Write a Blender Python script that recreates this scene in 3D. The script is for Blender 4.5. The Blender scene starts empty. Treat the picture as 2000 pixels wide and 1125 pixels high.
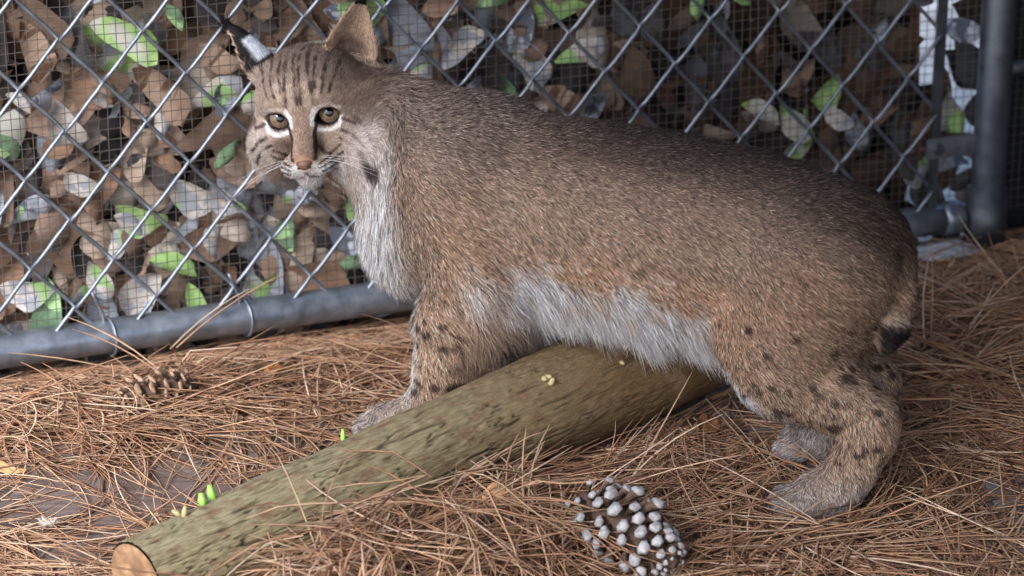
import bpy, math, random
import numpy as np
from mathutils import Vector, Matrix
R = math.radians
rng = np.random.default_rng(11)
random.seed(11)
sc = bpy.context.scene
COL = sc.collection

# ------------------------------------------------------------------ camera, sky, sun, exposure
FPX, PITCH, CAMH = 5000.0, R(20), 0.93          # focal length in photo pixels (2000 wide), pitch down, height
cd = bpy.data.cameras.new('camera'); cam = bpy.data.objects.new('camera', cd); COL.objects.link(cam)
cam.location = (0, 0, CAMH); cam.rotation_euler = (R(90) - PITCH, 0, 0)
cd.sensor_width = 36; cd.lens = 36 * FPX / 2000; cd.clip_end = 500; cd.clip_start = .05
cd.dof.use_dof = True; cd.dof.focus_distance = 2.21; cd.dof.aperture_fstop = 7.0
sc.camera = cam
SUN_EL, SUN_AZ = R(40), R(-155)                 # azimuth from +Y, clockwise towards +X
w = bpy.data.worlds.new('World'); sc.world = w; w.use_nodes = True
nt = w.node_tree; sky = nt.nodes.new('ShaderNodeTexSky'); sky.sky_type = 'NISHITA'; sky.sun_disc = False
sky.sun_elevation = SUN_EL; sky.sun_rotation = SUN_AZ; sky.dust_density = 3.0; sky.air_density = 1.0
bg = nt.nodes['Background']; bg.inputs['Strength'].default_value = .15
nt.links.new(sky.outputs[0], bg.inputs[0])
sd = bpy.data.lights.new('sun', 'SUN'); sun = bpy.data.objects.new('sun', sd); COL.objects.link(sun)
sd.energy = 1.5; sd.angle = R(30); sd.color = (1, .99, .97)
sv = Vector((math.sin(SUN_AZ) * math.cos(SUN_EL), math.cos(SUN_AZ) * math.cos(SUN_EL), math.sin(SUN_EL)))
sun.rotation_euler = sv.to_track_quat('Z', 'Y').to_euler(); sun.location = sv * 5
sc.view_settings.view_transform = 'Standard'; sc.view_settings.look = 'None'
sc.view_settings.gamma = 1; sc.view_settings.use_curve_mapping = False
sc.view_settings.exposure = 1.62
sc.view_settings.use_white_balance = True; sc.view_settings.white_balance_temperature = 5700
sc.render.engine = 'CYCLES'
sc.cycles.use_denoising = True
sc.cycles.max_bounces = 6; sc.cycles.transparent_max_bounces = 8
sc.cycles_curves.shape = 'RIBBONS'; sc.cycles_curves.subdivisions = 2

# ------------------------------------------------------------------ helpers
def lin(c):
    c = np.asarray(c, float) / 255.0
    return np.where(c <= .04045, c / 12.92, ((c + .055) / 1.055) ** 2.4)
def L4(c): return tuple(lin(c)) + (1.0,)
def pix(u, v):
    dx = (u - 1000) / FPX; dy = (v - 562.5) / FPX
    return np.array([dx, math.cos(PITCH) - dy * math.sin(PITCH), -math.sin(PITCH) - dy * math.cos(PITCH)])
def gp(u, v, z=0.0):                               # the place on the floor seen at a point of the photo
    d = pix(u, v); return np.array([0, 0, CAMH]) + d * ((z - CAMH) / d[2])
def tag(o, label=None, cat=None, group=None, kind=None):
    if label: o['label'] = label
    if cat: o['category'] = cat
    if group: o['group'] = group
    if kind: o['kind'] = kind
    return o
def empty(name, loc=(0, 0, 0), rot=None):
    o = bpy.data.objects.new(name, None); COL.objects.link(o); o.location = loc
    if rot: o.rotation_euler = rot
    return o
def link(name, data, parent=None, keep=True):
    o = bpy.data.objects.new(name, data); COL.objects.link(o)
    if parent is not None:
        o.parent = parent
        if keep:
            o.matrix_parent_inverse = Matrix.Translation(parent.location).inverted() if parent.parent is None else Matrix.Identity(4)
    return o
def mesh(name, v, f, mats=(), smooth=True, col=None, attrs=None):
    me = bpy.data.meshes.new(name)
    v = np.ascontiguousarray(v, dtype=np.float32)
    if isinstance(f, np.ndarray):
        nf, k = f.shape
        me.vertices.add(len(v)); me.vertices.foreach_set('co', v.ravel())
        me.loops.add(nf * k); me.loops.foreach_set('vertex_index', np.ascontiguousarray(f, dtype=np.int32).ravel())
        me.polygons.add(nf); me.polygons.foreach_set('loop_start', np.arange(0, nf * k, k, dtype=np.int32))
        me.update(calc_edges=True)
    else:
        me.from_pydata([tuple(map(float, x)) for x in v], [], [tuple(map(int, x)) for x in f])
    if smooth: me.polygons.foreach_set('use_smooth', np.ones(len(me.polygons), dtype=bool))
    if col is not None:
        a = me.attributes.new('col', 'FLOAT_COLOR', 'POINT')
        c = np.ones((len(v), 4), np.float32); c[:, :3] = col; a.data.foreach_set('color', c.ravel())
    for k_, val in (attrs or {}).items():
        a = me.attributes.new(k_, 'FLOAT_VECTOR', 'POINT'); a.data.foreach_set('vector', np.ascontiguousarray(val, dtype=np.float32).ravel())
    for m in mats: me.materials.append(m)
    me.validate(); me.update()
    return me
def tube(P, r, n=8, caps=True):
    P = np.asarray(P, float); m = len(P); r = np.broadcast_to(np.asarray(r, float), (m,))
    T = np.gradient(P, axis=0); T /= np.linalg.norm(T, axis=1)[:, None] + 1e-12
    ref = np.array([0, 0, 1.0]) if abs(T[0, 2]) < .9 else np.array([1.0, 0, 0])
    u = np.cross(T[0], ref); u /= np.linalg.norm(u)
    V = []
    for i in range(m):
        u = u - T[i] * (u @ T[i]); u /= np.linalg.norm(u); b = np.cross(T[i], u)
        a = np.arange(n) * 2 * math.pi / n
        V.append(P[i] + r[i] * (np.cos(a)[:, None] * u + np.sin(a)[:, None] * b))
    V = np.concatenate(V); F = []
    for i in range(m - 1):
        for j in range(n):
            F.append((i * n + j, i * n + (j + 1) % n, (i + 1) * n + (j + 1) % n, (i + 1) * n + j))
    if caps:
        F.append(tuple(range(n - 1, -1, -1))); F.append(tuple((m - 1) * n + j for j in range(n)))
    return V, F
def join(parts):
    V = []; F = []; o = 0
    for v, f in parts:
        V.append(np.asarray(v)); F += [tuple(i + o for i in t) for t in f]; o += len(v)
    return np.concatenate(V), F
def boxvf(c, s, ax=None):
    c = np.asarray(c, float); h = np.asarray(s, float) / 2
    A = np.eye(3) if ax is None else np.asarray(ax, float)
    V = [c + A.T @ (np.array([x, y, z]) * h) for z in (-1, 1) for y in (-1, 1) for x in (-1, 1)]
    F = [(0, 2, 3, 1), (4, 5, 7, 6), (0, 1, 5, 4), (2, 6, 7, 3), (0, 4, 6, 2), (1, 3, 7, 5)]
    return np.array(V), F
class Noise:                                       # value noise on a random lattice
    def __init__(s, seed): s.t = np.random.default_rng(seed).random((32, 32, 32)).astype(np.float32)
    def __call__(s, P, scale):
        q = np.asarray(P, np.float32) * scale; i = np.floor(q).astype(int); f = q - i; f = f * f * (3 - 2 * f); i &= 31
        j = (i + 1) & 31; t = s.t; x, y, z = f[..., 0], f[..., 1], f[..., 2]
        a = t[i[..., 0], i[..., 1], i[..., 2]] * (1 - x) + t[j[..., 0], i[..., 1], i[..., 2]] * x
        b = t[i[..., 0], j[..., 1], i[..., 2]] * (1 - x) + t[j[..., 0], j[..., 1], i[..., 2]] * x
        c = t[i[..., 0], i[..., 1], j[..., 2]] * (1 - x) + t[j[..., 0], i[..., 1], j[..., 2]] * x
        d = t[i[..., 0], j[..., 1], j[..., 2]] * (1 - x) + t[j[..., 0], j[..., 1], j[..., 2]] * x
        return (a * (1 - y) + b * y) * (1 - z) + (c * (1 - y) + d * y) * z
N1, N2, N3 = Noise(1), Noise(2), Noise(3)
def sstep(a, b, x):
    t = np.clip((x - a) / (b - a), 0, 1); return t * t * (3 - 2 * t)

class MB:                                          # small node-material builder
    def __init__(s, name, rough=.7, metal=0., spec=.3):
        s.m = bpy.data.materials.new(name); s.m.use_nodes = True; s.t = s.m.node_tree
        s.b = s.t.nodes['Principled BSDF']; s.b.inputs['Roughness'].default_value = rough
        s.b.inputs['Metallic'].default_value = metal; s.b.inputs['Specular IOR Level'].default_value = spec
    def n(s, typ, **kw):
        x = s.t.nodes.new(typ)
        for k, v in kw.items(): setattr(x, k, v)
        return x
    def l(s, a, b): s.t.links.new(a, b)
    def coord(s, kind='Object', scale=(1, 1, 1), attr=None, rnd=False):
        if attr: c = s.n('ShaderNodeAttribute', attribute_name=attr).outputs['Vector']
        else: c = s.n('ShaderNodeTexCoord').outputs[kind]
        mp = s.n('ShaderNodeMapping'); mp.inputs['Scale'].default_value = scale; s.l(c, mp.inputs['Vector'])
        if rnd:
            oi = s.n('ShaderNodeObjectInfo'); cx = s.n('ShaderNodeCombineXYZ'); mu = s.n('ShaderNodeMath', operation='MULTIPLY'); mu.inputs[1].default_value = 97.3
            s.l(oi.outputs['Random'], mu.inputs[0])
            for k in range(3): s.l(mu.outputs[0], cx.inputs[k])
            s.l(cx.outputs[0], mp.inputs['Location'])
        return mp.outputs[0]
    def noise(s, vec, scale, detail=4, rough=.55, dist=0):
        x = s.n('ShaderNodeTexNoise'); x.inputs['Scale'].default_value = scale; x.inputs['Detail'].default_value = detail
        x.inputs['Roughness'].default_value = rough; x.inputs['Distortion'].default_value = dist
        s.l(vec, x.inputs['Vector']); return x.outputs['Fac']
    def ramp(s, fac, stops, interp='LINEAR'):
        x = s.n('ShaderNodeValToRGB'); x.color_ramp.interpolation = interp; e = x.color_ramp.elements
        while len(e) < len(stops): e.new(.5)
        for i, (p, c) in enumerate(stops): e[i].position = p; e[i].color = L4(c) if len(c) == 3 else c
        s.l(fac, x.inputs[0]); return x.outputs[0]
    def mix(s, fac, a, b, mode='MIX'):
        x = s.n('ShaderNodeMix', data_type='RGBA', blend_type=mode)
        for sock, v in ((x.inputs[0], fac), (x.inputs[6], a), (x.inputs[7], b)):
            if isinstance(v, (int, float)): sock.default_value = v
            elif isinstance(v, tuple): sock.default_value = L4(v)
            else: s.l(v, sock)
        return x.outputs[2]
    def base(s, c):
        if isinstance(c, tuple): s.b.inputs['Base Color'].default_value = L4(c)
        else: s.l(c, s.b.inputs['Base Color'])
        return s
    def bump(s, h, strength=.4, dist=.002):
        x = s.n('ShaderNodeBump'); x.inputs['Strength'].default_value = strength; x.inputs['Distance'].default_value = dist
        s.l(h, x.inputs['Height']); s.l(x.outputs[0], s.b.inputs['Normal']); return s
    def rough(s, fac, lo, hi):
        x = s.n('ShaderNodeMapRange'); x.inputs['To Min'].default_value = lo; x.inputs['To Max'].default_value = hi
        s.l(fac, x.inputs['Value']); s.l(x.outputs[0], s.b.inputs['Roughness']); return s

def m_galv(name, dark=1.0, rough=.42):
    b = MB(name, rough, .75, .5); v = b.coord('Object')
    a = b.noise(v, 60, 5); c = b.noise(v, 9, 4, .6)
    k = lambda t: tuple(int(x * dark) for x in t)
    col = b.mix(c, b.ramp(a, [(.3, k((120, 127, 136))), (.7, k((166, 172, 180)))]), b.ramp(a, [(.3, k((104, 108, 114))), (.7, k((150, 153, 158)))]))
    b.base(col); b.rough(a, rough - .1, rough + .15); b.bump(a, .15, .0006); return b.m
M_RAIL = m_galv('galvanised_pipe', .92, .4); M_WIRE = m_galv('galvanised_wire', .92, .46); M_POST = m_galv('weathered_steel', .62, .5)
b = MB('hardware_cloth_wire', .5, .6); b.base((112, 104, 96)); M_CLOTH = b.m
# floor boards: grey weathered wood with grain
b = MB('weathered_plywood', .85); v = b.coord('Object', (3, 22, 3)); g = b.noise(v, 6, 8, .65, .6); v2 = b.coord('Object'); s_ = b.noise(v2, 7, 4)
c = b.ramp(g, [(.25, (72, 60, 54)), (.5, (112, 97, 88)), (.75, (138, 122, 112))])
c = b.mix(b.ramp(s_, [(.45, (0, 0, 0)), (.62, (255, 255, 255))]), c, (88, 72, 62)); b.base(c); b.bump(g, .5, .003); M_FLOOR = b.m
b = MB('pale_gravel_ground', .9); v = b.coord('Object'); b.base(b.ramp(b.noise(v, 18, 8), [(.3, (112, 106, 98)), (.7, (172, 166, 156))])); M_SOIL = b.m
# ------------------------------------------------------------------ setting: ground and floor
gv = np.array([[-40, -40, -.02], [40, -40, -.02], [40, 40, -.02], [-40, 40, -.02]], float)
tag(link('ground', mesh('ground', gv, [(0, 1, 2, 3)], [M_SOIL], False)), kind='structure')
# fence line
FA = np.array([-.4918, 2.2894, 0.]); fa = np.array([.92399, .38242, 0.]); fn = np.array([.38242, -.92399, 0.])   # along, towards the camera
def fp(q, z, off=0.): return FA + fa * q + fn * off + np.array([0, 0, z])
a_, b_ = fp(-2.2, 0, -.02), fp(1.35, 0, -.02)
fv = np.array([a_, b_, b_ + fn * 4.2, a_ + fn * 4.2]); fv = np.concatenate([fv, fv - [0, 0, .015]])
tag(link('floor', mesh('floor', fv, [(0, 3, 2, 1), (4, 5, 6, 7), (0, 1, 5, 4), (1, 2, 6, 5), (2, 3, 7, 6), (3, 0, 4, 7)], [M_FLOOR], False)), kind='structure')

# ------------------------------------------------------------------ fence
fence = empty('chain_link_fence', tuple(fp(0.5, 0)))
tag(fence, 'galvanised chain link fence panel backed with fine hardware cloth behind the bobcat', 'fence')
sh = lambda V: V
def add(name, vf, mat, parent, smooth=True, kind=None, label=None, **kw):
    o = link(name, mesh(name, vf[0], vf[1], [mat], smooth, **kw), parent)
    if kind: o['kind'] = kind
    if label: o['label'] = label
    return o
qs = np.linspace(-1.6, 1.062, 40)
add('bottom_rail', tube([fp(q, .032 + .0006 * math.sin(q * 7)) for q in qs], .0172, 24), M_RAIL, fence)
W, D, Z0, Q0 = .0797, .0885, .2447, .0345
wr = .0021
def zig(k):
    x0 = Q0 + (k - 1) * W / 2; x1 = x0 + W / 2
    pts = []; ph = 0 if k % 2 else D / 2
    jit = .0012 * math.sin(k * 2.3)
    n0 = -5
    for i in range(n0, 12):
        z_r = Z0 + ph + (i - 2) * D                # bend at the right side
        z_l = z_r + D / 2
        pts += [(x1, z_r), (x0, z_l)]
    P = []
    seg = 7
    for j in range(len(pts) - 1):
        (xa, za), (xb, zb) = pts[j], pts[j + 1]
        front = xb > xa                             # strands rising to the right lie in front
        for t in np.linspace(0, 1, seg, endpoint=False):
            e = min(1, min(t, 1 - t) / .16)
            off = (.0021 if front else -.0021) * (1 - (1 - e) ** 2)
            sag = .0012 * math.sin(math.pi * 2 * t)
            P.append((xa + (xb - xa) * t + jit * 0 + sag * .5, za + (zb - za) * t + jit, off + .004))
    return [p for p in P if -.004 + .05 < p[1] + .012 < .62]
kmax = int((1.035 - Q0) / (W / 2)) + 1
for k in range(-14, kmax):
    P = zig(k)
    add('wire', tube([fp(x, z, o) for x, z, o in P], wr, 6), M_WIRE, fence)
# ties round the rail
for q, zt in ((.107, .11), (.244, .115), (-.22, .11), (-.6, .11), (.55, .11), (.86, .11)):
    pts = [fp(q + .003 * math.sin(a * 1.0), .032 + .0188 * math.cos(a), .0188 * math.sin(a)) for a in np.linspace(-2.9, 3.4, 26)]
    pts += [fp(q - .004 - .012 * t, .052 + .03 * t, .006) for t in np.linspace(.2, 1, 5)]
    add('tie_wire', tube(pts, .0016, 6), M_WIRE, fence)
# hardware cloth: fine square mesh behind the chain link
def cloth_grid():
    parts = []
    dz = .0102
    for q in np.arange(-.35, 1.30, dz):
        zz = np.linspace(.03, .56, 14)
        j = rng.normal(0, .0006, 2)
        parts.append(tube([fp(q + j[0] + .0014 * math.sin(z * 13 + q * 30), z, -.006 + .0016 * math.sin(q * 23 + z * 9)) for z in zz], .00042, 4, False))
    for z in np.arange(.035, .56, dz):
        qq = np.linspace(-.35, 1.30, 44)
        parts.append(tube([fp(q, z + .0012 * math.sin(q * 19 + z * 40) + rng.normal(0, .0001), -.0068 + .0016 * math.sin(q * 23 + z * 9)) for q in qq], .00042, 4, False))
    return join(parts)
add('hardware_cloth', cloth_grid(), M_CLOTH, fence, kind='stuff')
# corner post with collar, tension bar and brace band
PQ = 1.096
add('post', tube([fp(PQ, z, .012) for z in (-.015, .05, .0501, .4, 1.5)], [.0205, .0205, .0188, .0188, .0188], 24), M_POST, fence)
add('rail_cap', tube([fp(PQ, z, .012) for z in (.004, .05, .0502, .066)], [.0235, .0235, .0228, .0222], 24), M_POST, fence)
add('tension_bar', boxvf(fp(1.030, .30, .004), (.011, .004, .56), [fa, fn, (0, 0, 1)]), M_POST, fence, False)
add('brace_band', boxvf(fp(1.052, .118, .008), (.068, .004, .022), [fa, fn, (0, 0, 1)]), M_RAIL, fence, False)
add('bolt', tube([fp(1.030, .118, o) for o in (.004, .016)], .0065, 6), M_POST, fence, False)
add('rail_end', tube([fp(q, .032) for q in (1.045, 1.052, 1.066, 1.07)], [.0178, .0195, .0195, .0175], 24), M_RAIL, fence)

# ------------------------------------------------------------------ camouflage net behind the fence
def fabric(name, base1, base2, green=None, streak=(5, 5, 5), gr=.6, trans=.25, dark=None):
    b = MB(name, .85, 0, .15); v = b.coord('Object', streak, rnd=True)
    n = b.noise(v, 22, 6, .6, .5); c = b.ramp(n, [(.32, base1), (.68, base2)])
    if dark: c = b.mix(b.ramp(b.noise(v, 9, 3, .5, 1.2), [(.5, (0, 0, 0)), (.56, (255, 255, 255))]), c, dark)
    if green:
        v2 = b.coord('Object', (1, 1, 1), rnd=True)
        c = b.mix(b.ramp(b.noise(v2, 26, 1, .4, .4), [(gr, (0, 0, 0)), (gr + .03, (255, 255, 255))]), c, green)
    b.base(c)
    tr = b.n('ShaderNodeBsdfTranslucent'); b.l(c, tr.inputs[0]); mx = b.n('ShaderNodeMixShader'); mx.inputs[0].default_value = trans
    b.l(b.b.outputs[0], mx.inputs[1]); b.l(tr.outputs[0], mx.inputs[2]); b.l(mx.outputs[0], b.t.nodes['Material Output'].inputs[0])
    return b.m
F_CREAM = fabric('cream_fabric', (176, 164, 150), (222, 213, 202), (160, 192, 124), gr=.60, dark=(160, 160, 164))
F_PALE = fabric('pale_grey_fabric', (128, 130, 138), (196, 198, 204), (164, 198, 130), gr=.62, dark=(96, 100, 112))
F_BROWN = fabric('bark_brown_fabric', (108, 88, 74), (158, 132, 114), None, (1.5, 1.5, 7), dark=(86, 66, 54))
F_TAN = fabric('tan_fabric', (142, 118, 100), (180, 156, 136), None, (1.5, 1.5, 7), dark=(104, 78, 60))
F_DARK = fabric('charcoal_fabric', (42, 40, 40), (84, 80, 80), None, trans=.1)
F_GREEN = fabric('dull_green_fabric', (98, 124, 92), (134, 158, 122), (176, 208, 146), gr=.6)
F_LIME = fabric('lime_fabric', (150, 186, 104), (190, 218, 144), (204, 200, 186), gr=.5, trans=.4)
def leafmesh(name, L, Wd, curl, bend, skew):
    V = []; F = []; nu, nv = 8, 5
    for i in range(nu + 1):
        t = i / nu
        hw = Wd * 1.55 * (t + .02) ** .9 * max(0, 1.03 - t) ** .42 * (1 - .12 * math.sin(t * 7 + skew * 20))
        for j in range(nv):
            s = j / (nv - 1) * 2 - 1
            x = s * hw + skew * t * t * L; y = curl * (s * s) * hw + bend * t * t * L + .06 * L * math.sin(t * 5 + s)
            V.append((x, y, -t * L * (1 + .06 * s * skew * 5)))
    for i in range(nu):
        for j in range(nv - 1):
            a = i * nv + j; F.append((a, a + 1, a + nv + 1, a + nv))
    return np.array(V), F
LEAFSHAPES = [(.046, .017, .35, .12, .05), (.052, .020, -.3, .2, -.12), (.038, .018, .5, -.1, .15), (.058, .019, .25, .25, .0), (.044, .023, -.4, .1, .22), (.034, .013, .6, .3, -.2)]
net = empty('camouflage_net', tuple(fp(.5, 0, -.05)))
tag(net, 'leafy brown and cream camouflage netting hung behind the chain link', 'netting')
b = MB('printed_net_cloth', .9, 0, .1); v = b.coord('Object', (1, 1, 1.3)); vo = b.n('ShaderNodeTexVoronoi'); vo.inputs['Scale'].default_value = 24; vo.inputs['Randomness'].default_value = 1
nz = b.noise(v, 12, 3); vm = b.n('ShaderNodeVectorMath', operation='MULTIPLY_ADD'); b.l(nz, vm.inputs[0]); vm.inputs[1].default_value = (.06, .06, .06); b.l(v, vm.inputs[2]); b.l(vm.outputs[0], vo.inputs['Vector'])
sp = b.n('ShaderNodeSeparateColor'); b.l(vo.outputs['Color'], sp.inputs[0])
c = b.ramp(sp.outputs[0], [(0, (30, 26, 24)), (.2, (84, 66, 54)), (.45, (116, 92, 76)), (.7, (140, 112, 92)), (.86, (60, 52, 48)), (.95, (150, 130, 112))], 'CONSTANT')
c = b.mix(.55, c, b.ramp(b.noise(b.coord('Object', (1.5, 1.5, 8)), 14, 5), [(.3, (60, 44, 36)), (.7, (176, 146, 120))]), 'MULTIPLY'); b.base(c); M_NET = b.m
nq, nz_ = 110, 48
qv = np.linspace(-.6, 1.052, nq); zv = np.linspace(-.05, 1.0, nz_)
V = np.array([fp(q, z, -.075 + .012 * math.sin(q * 17 + z * 6) + .008 * math.sin(z * 21 + q * 5)) for z in zv for q in qv])
F = [(i * nq + j, i * nq + j + 1, (i + 1) * nq + j + 1, (i + 1) * nq + j) for i in range(nz_ - 1) for j in range(nq - 1) if not (qv[j] > .60 and (N1(np.array([j * .9, i * .9, 3.3]), .55) > .80 and qv[j] < .98))]
add('net_backing', (V, F), M_NET, net)
variants = {}
def leafvar(k, m):
    if (k, m.name) not in variants:
        v_, f_ = leafmesh('leaf', *LEAFSHAPES[k]); variants[(k, m.name)] = mesh('leaf', v_, f_, [m])
    return variants[(k, m.name)]
fang = math.atan2(fa[1], fa[0])
cells = [(i, j) for i in range(31) for j in range(11)]
random.shuffle(cells)
nleaf = 0
for (i, j) in cells:
    q = -.11 + (i + random.random()) * .0415; z = .02 + (j + random.random() + (i % 2) * .5) * .042
    rr = random.random(); right = q > .62
    if q > .24 and q < .42 and z < .22 and random.random() < .75: rr = .77 + .12 * random.random()
    if not right:
        m = F_CREAM if rr < .31 else F_PALE if rr < .47 else F_BROWN if rr < .62 else F_TAN if rr < .75 else F_GREEN if rr < .85 else F_LIME if rr < .93 else F_DARK
    else:
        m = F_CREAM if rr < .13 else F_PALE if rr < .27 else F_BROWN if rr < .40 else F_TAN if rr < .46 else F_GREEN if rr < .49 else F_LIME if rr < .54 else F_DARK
    if nleaf >= 300: break
    o = link('leaf', leafvar(random.randrange(6), m), net, True)
    p = fp(q, z + .02, -.030 - .022 * random.random()); o.location = p
    s = random.uniform(.75, 1.35); o.scale = (s, s, s)
    o.rotation_euler = (random.uniform(-.45, .25), random.gauss(-.55, 1.0), fang + random.uniform(-.5, .5))
    nleaf += 1
# the rest of the leaf layer, further back
parts = []
cols = []
pal = [lin(c) for c in ((134, 111, 95), (156, 131, 113), (120, 99, 84), (84, 77, 74), (60, 55, 54), (150, 122, 102), (184, 162, 142), (150, 152, 158), (146, 116, 94), (196, 182, 166))]
for i in range(1900):
    v_, f_ = leafmesh('x', *LEAFSHAPES[i % 6]); s = random.uniform(.9, 1.7)
    m = Matrix.Rotation(fang + random.uniform(-.4, .4), 3, 'Z') @ Matrix.Rotation(random.gauss(.3, 1.0), 3, 'Y') @ Matrix.Rotation(random.uniform(-.3, .2), 3, 'X')
    q = random.uniform(-.3, 1.10)
    if q > .6 and random.random() < .55: continue
    v_ = (np.array(m) @ (v_ * s).T).T + fp(q, random.uniform(-.01, .62), -.052 - .012 * random.random())
    parts.append((v_, f_)); c = pal[random.randrange(len(pal))] * random.uniform(.7, 1.2)
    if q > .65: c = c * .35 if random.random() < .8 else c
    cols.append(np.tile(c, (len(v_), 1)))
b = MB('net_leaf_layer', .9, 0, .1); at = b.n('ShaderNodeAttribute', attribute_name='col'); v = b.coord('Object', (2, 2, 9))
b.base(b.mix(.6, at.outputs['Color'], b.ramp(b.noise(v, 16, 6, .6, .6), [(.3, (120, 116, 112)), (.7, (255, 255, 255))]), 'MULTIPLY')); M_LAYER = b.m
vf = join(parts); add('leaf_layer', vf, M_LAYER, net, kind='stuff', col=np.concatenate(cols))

# ------------------------------------------------------------------ dark tarp wall on the right, block in place of bright gravel, stone slab
b = MB('dark_tarp', .42, 0, .45); v = b.coord('Object'); n = b.noise(v, 5, 5); b.base(b.ramp(n, [(.3, (14, 15, 19)), (.7, (28, 31, 38))])); b.bump(n, .5, .02); M_TARP = b.m
tw = empty('tarp_screen', tuple(fp(PQ + .05, 0)))
tag(tw, 'dark tarpaulin screen hung from the corner post, with an added unseen roof for shade', 'tarpaulin')
w0 = fp(PQ + .028, 0, .0); wd = np.array([.16, -.987, 0]); wn = np.array([-.987, -.16, 0])
nn, mm = 30, 14
def wpath(i):
    if i < 6: return fp(PQ + .020 + .018 * i, 0, -.030 - .002 * math.sin(i * 1.7))
    return fp(PQ + .020 + .108, 0, -.03) + wd * ((i - 6) / (nn - 7) * 2.4) + wn * .010 * math.sin(i * .9)
V = np.array([wpath(i) + np.array([0, 0, -.01 + j / (mm - 1) * 1.6]) + wn * .006 * math.sin(j * .8 + i * .4) for j in range(mm) for i in range(nn)])
F = [(j * nn + i, j * nn + i + 1, (j + 1) * nn + i + 1, (j + 1) * nn + i) for j in range(mm - 1) for i in range(nn - 1)]
add('tarp', (V, F), M_TARP, tw)
rx0, rx1, ry0, ry1 = -.66, 2.6, .05, 2.3
rg = [(x, y) for y in np.linspace(ry0, ry1, 12) for x in np.linspace(rx0, rx1, 16)]
V = np.array([(x, y, 1.22 + .02 * math.sin(x * 6 + y * 3) + .05 * (x - rx0)) for x, y in rg])
add('added_shade_roof', (V, [(j * 16 + i, j * 16 + i + 1, (j + 1) * 16 + i + 1, (j + 1) * 16 + i) for j in range(11) for i in range(15)]), M_TARP, tw)  # roof out of view, added and shaped to shade the right side
add('cross_rail', tube([fp(PQ + t, .197, .0) for t in (.0, .05, .10, .122)], .0095, 14), M_POST, tw)
b = MB('rough_pale_gravel', .9); v = b.coord('Object'); n = b.noise(v, 90, 6, .7); b.base(b.ramp(n, [(.3, (120, 120, 122)), (.7, (205, 205, 205))])); b.bump(n, .8, .003); M_GRAVEL = b.m
def rough_block(c, s, amp, seed, ax=None, n=8):
    g = np.linspace(-1, 1, n); V = []; idx = {}; F = []
    def vid(p):
        k = tuple(np.round(p, 4))
        if k not in idx: idx[k] = len(V); V.append(np.array(k))
        return idx[k]
    for a in range(3):
        for sg in (-1, 1):
            for i in range(n - 1):
                for j in range(n - 1):
                    q = []
                    for (u, v_) in ((g[i], g[j]), (g[i + 1], g[j]), (g[i + 1], g[j + 1]), (g[i], g[j + 1])):
                        p = np.zeros(3); p[a] = sg; p[(a + 1) % 3] = u; p[(a + 2) % 3] = v_; q.append(vid(p))
                    F.append(tuple(q if sg > 0 else q[::-1]))
    V = np.array(V); r = np.linalg.norm(V, axis=1)[:, None]; V = V * (1 - .12 * (r - 1))
    h = np.asarray(s) / 2; V = V * h; V = V + (np.stack([N1(V + seed, 40), N2(V + seed, 40), N3(V + seed, 40)], 1) - .5) * amp
    A = np.eye(3) if ax is None else np.asarray(ax, float)
    return V @ A + np.asarray(c), F
tag(link('gravel_stand_in', mesh('gravel_stand_in', *rough_block(fp(1.02, .0, .035), (.10, .045, .022), .006, 3, [fa, fn, (0, 0, 1)]), [M_GRAVEL])), 'pale rough block added by the rail end in place of bright gravel', 'block')  # stands in for the bright outside gravel below the rail
b = MB('flat_stone', .85); v = b.coord('Object'); n = b.noise(v, 24, 7, .65); b.base(b.ramp(n, [(.3, (100, 99, 98)), (.7, (138, 137, 136))])); b.bump(n, .4, .003); M_STONE = b.m
tag(link('stone_slab', mesh('stone_slab', *rough_block(gp(2120, 1050) + [0, 0, .000], (.14, .26, .014), .008, 9, None, 10), [M_STONE])), 'pale grey flat stone slab lying under scattered needles', 'stone', kind='thing')

# ------------------------------------------------------------------ the log
LG0 = gp(268, 1136, .031); LG1 = np.array([.172, 2.268, .052])
log = empty('log', (float((LG0[0] + LG1[0]) / 2), float((LG0[1] + LG1[1]) / 2), 0))
tag(log, 'olive green barked log lying on the needles under the bobcat', 'log')
la = (LG1 - LG0); LLEN = np.linalg.norm(la); la /= LLEN
lu = np.cross(la, [0, 0, 1]); lu /= np.linalg.norm(lu); lv = np.cross(lu, la)
def lograd(t): return .0325 + .0195 * t ** .8 + .0012 * np.sin(t * 9)
NA, NT = 300, 420
T, A = np.meshgrid(np.linspace(0, 1, NT), np.arange(NA) * 2 * math.pi / NA, indexing='ij')
rr = lograd(T)
Pn = np.stack([T * LLEN * 20, np.cos(A) * 2.2, np.sin(A) * 2.2], -1)
ridge = np.abs(N1(np.stack([T * LLEN * 17 + 1.2 * N2(Pn, 1.0), (np.cos(A) + .3 * N2(Pn, .5)) * 18 + 40, (np.sin(A) + .3 * N3(Pn, .5)) * 18 + 40], -1), 1.0) - .5) * 2
crack = (1 - sstep(.0, .12, ridge)) * sstep(.25, .55, N2(Pn + 5, 2.0))
fine = N3(np.stack([T * LLEN * 120, np.cos(A) * 14 + 20, np.sin(A) * 14 + 20], -1), 1.0)
lump = N2(np.stack([T * LLEN * 14, np.cos(A) * 1.3 + 9, np.sin(A) * 1.3 + 9], -1), 1.0)
crackmask = 1 - .75 * sstep(.55, .95, T)
r2 = rr + .0035 * (lump - .5) - .0018 * crack * crackmask + .0016 * (fine - .5)
V = LG0 + la * (T * LLEN)[..., None] + lu * (np.cos(A) * r2)[..., None] + lv * (np.sin(A) * r2)[..., None]
idx = np.arange(NT * NA).reshape(NT, NA); F = np.stack([idx[:-1], np.roll(idx, -1, 1)[:-1], np.roll(idx, -1, 1)[1:], idx[1:]], -1).reshape(-1, 4)
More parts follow.
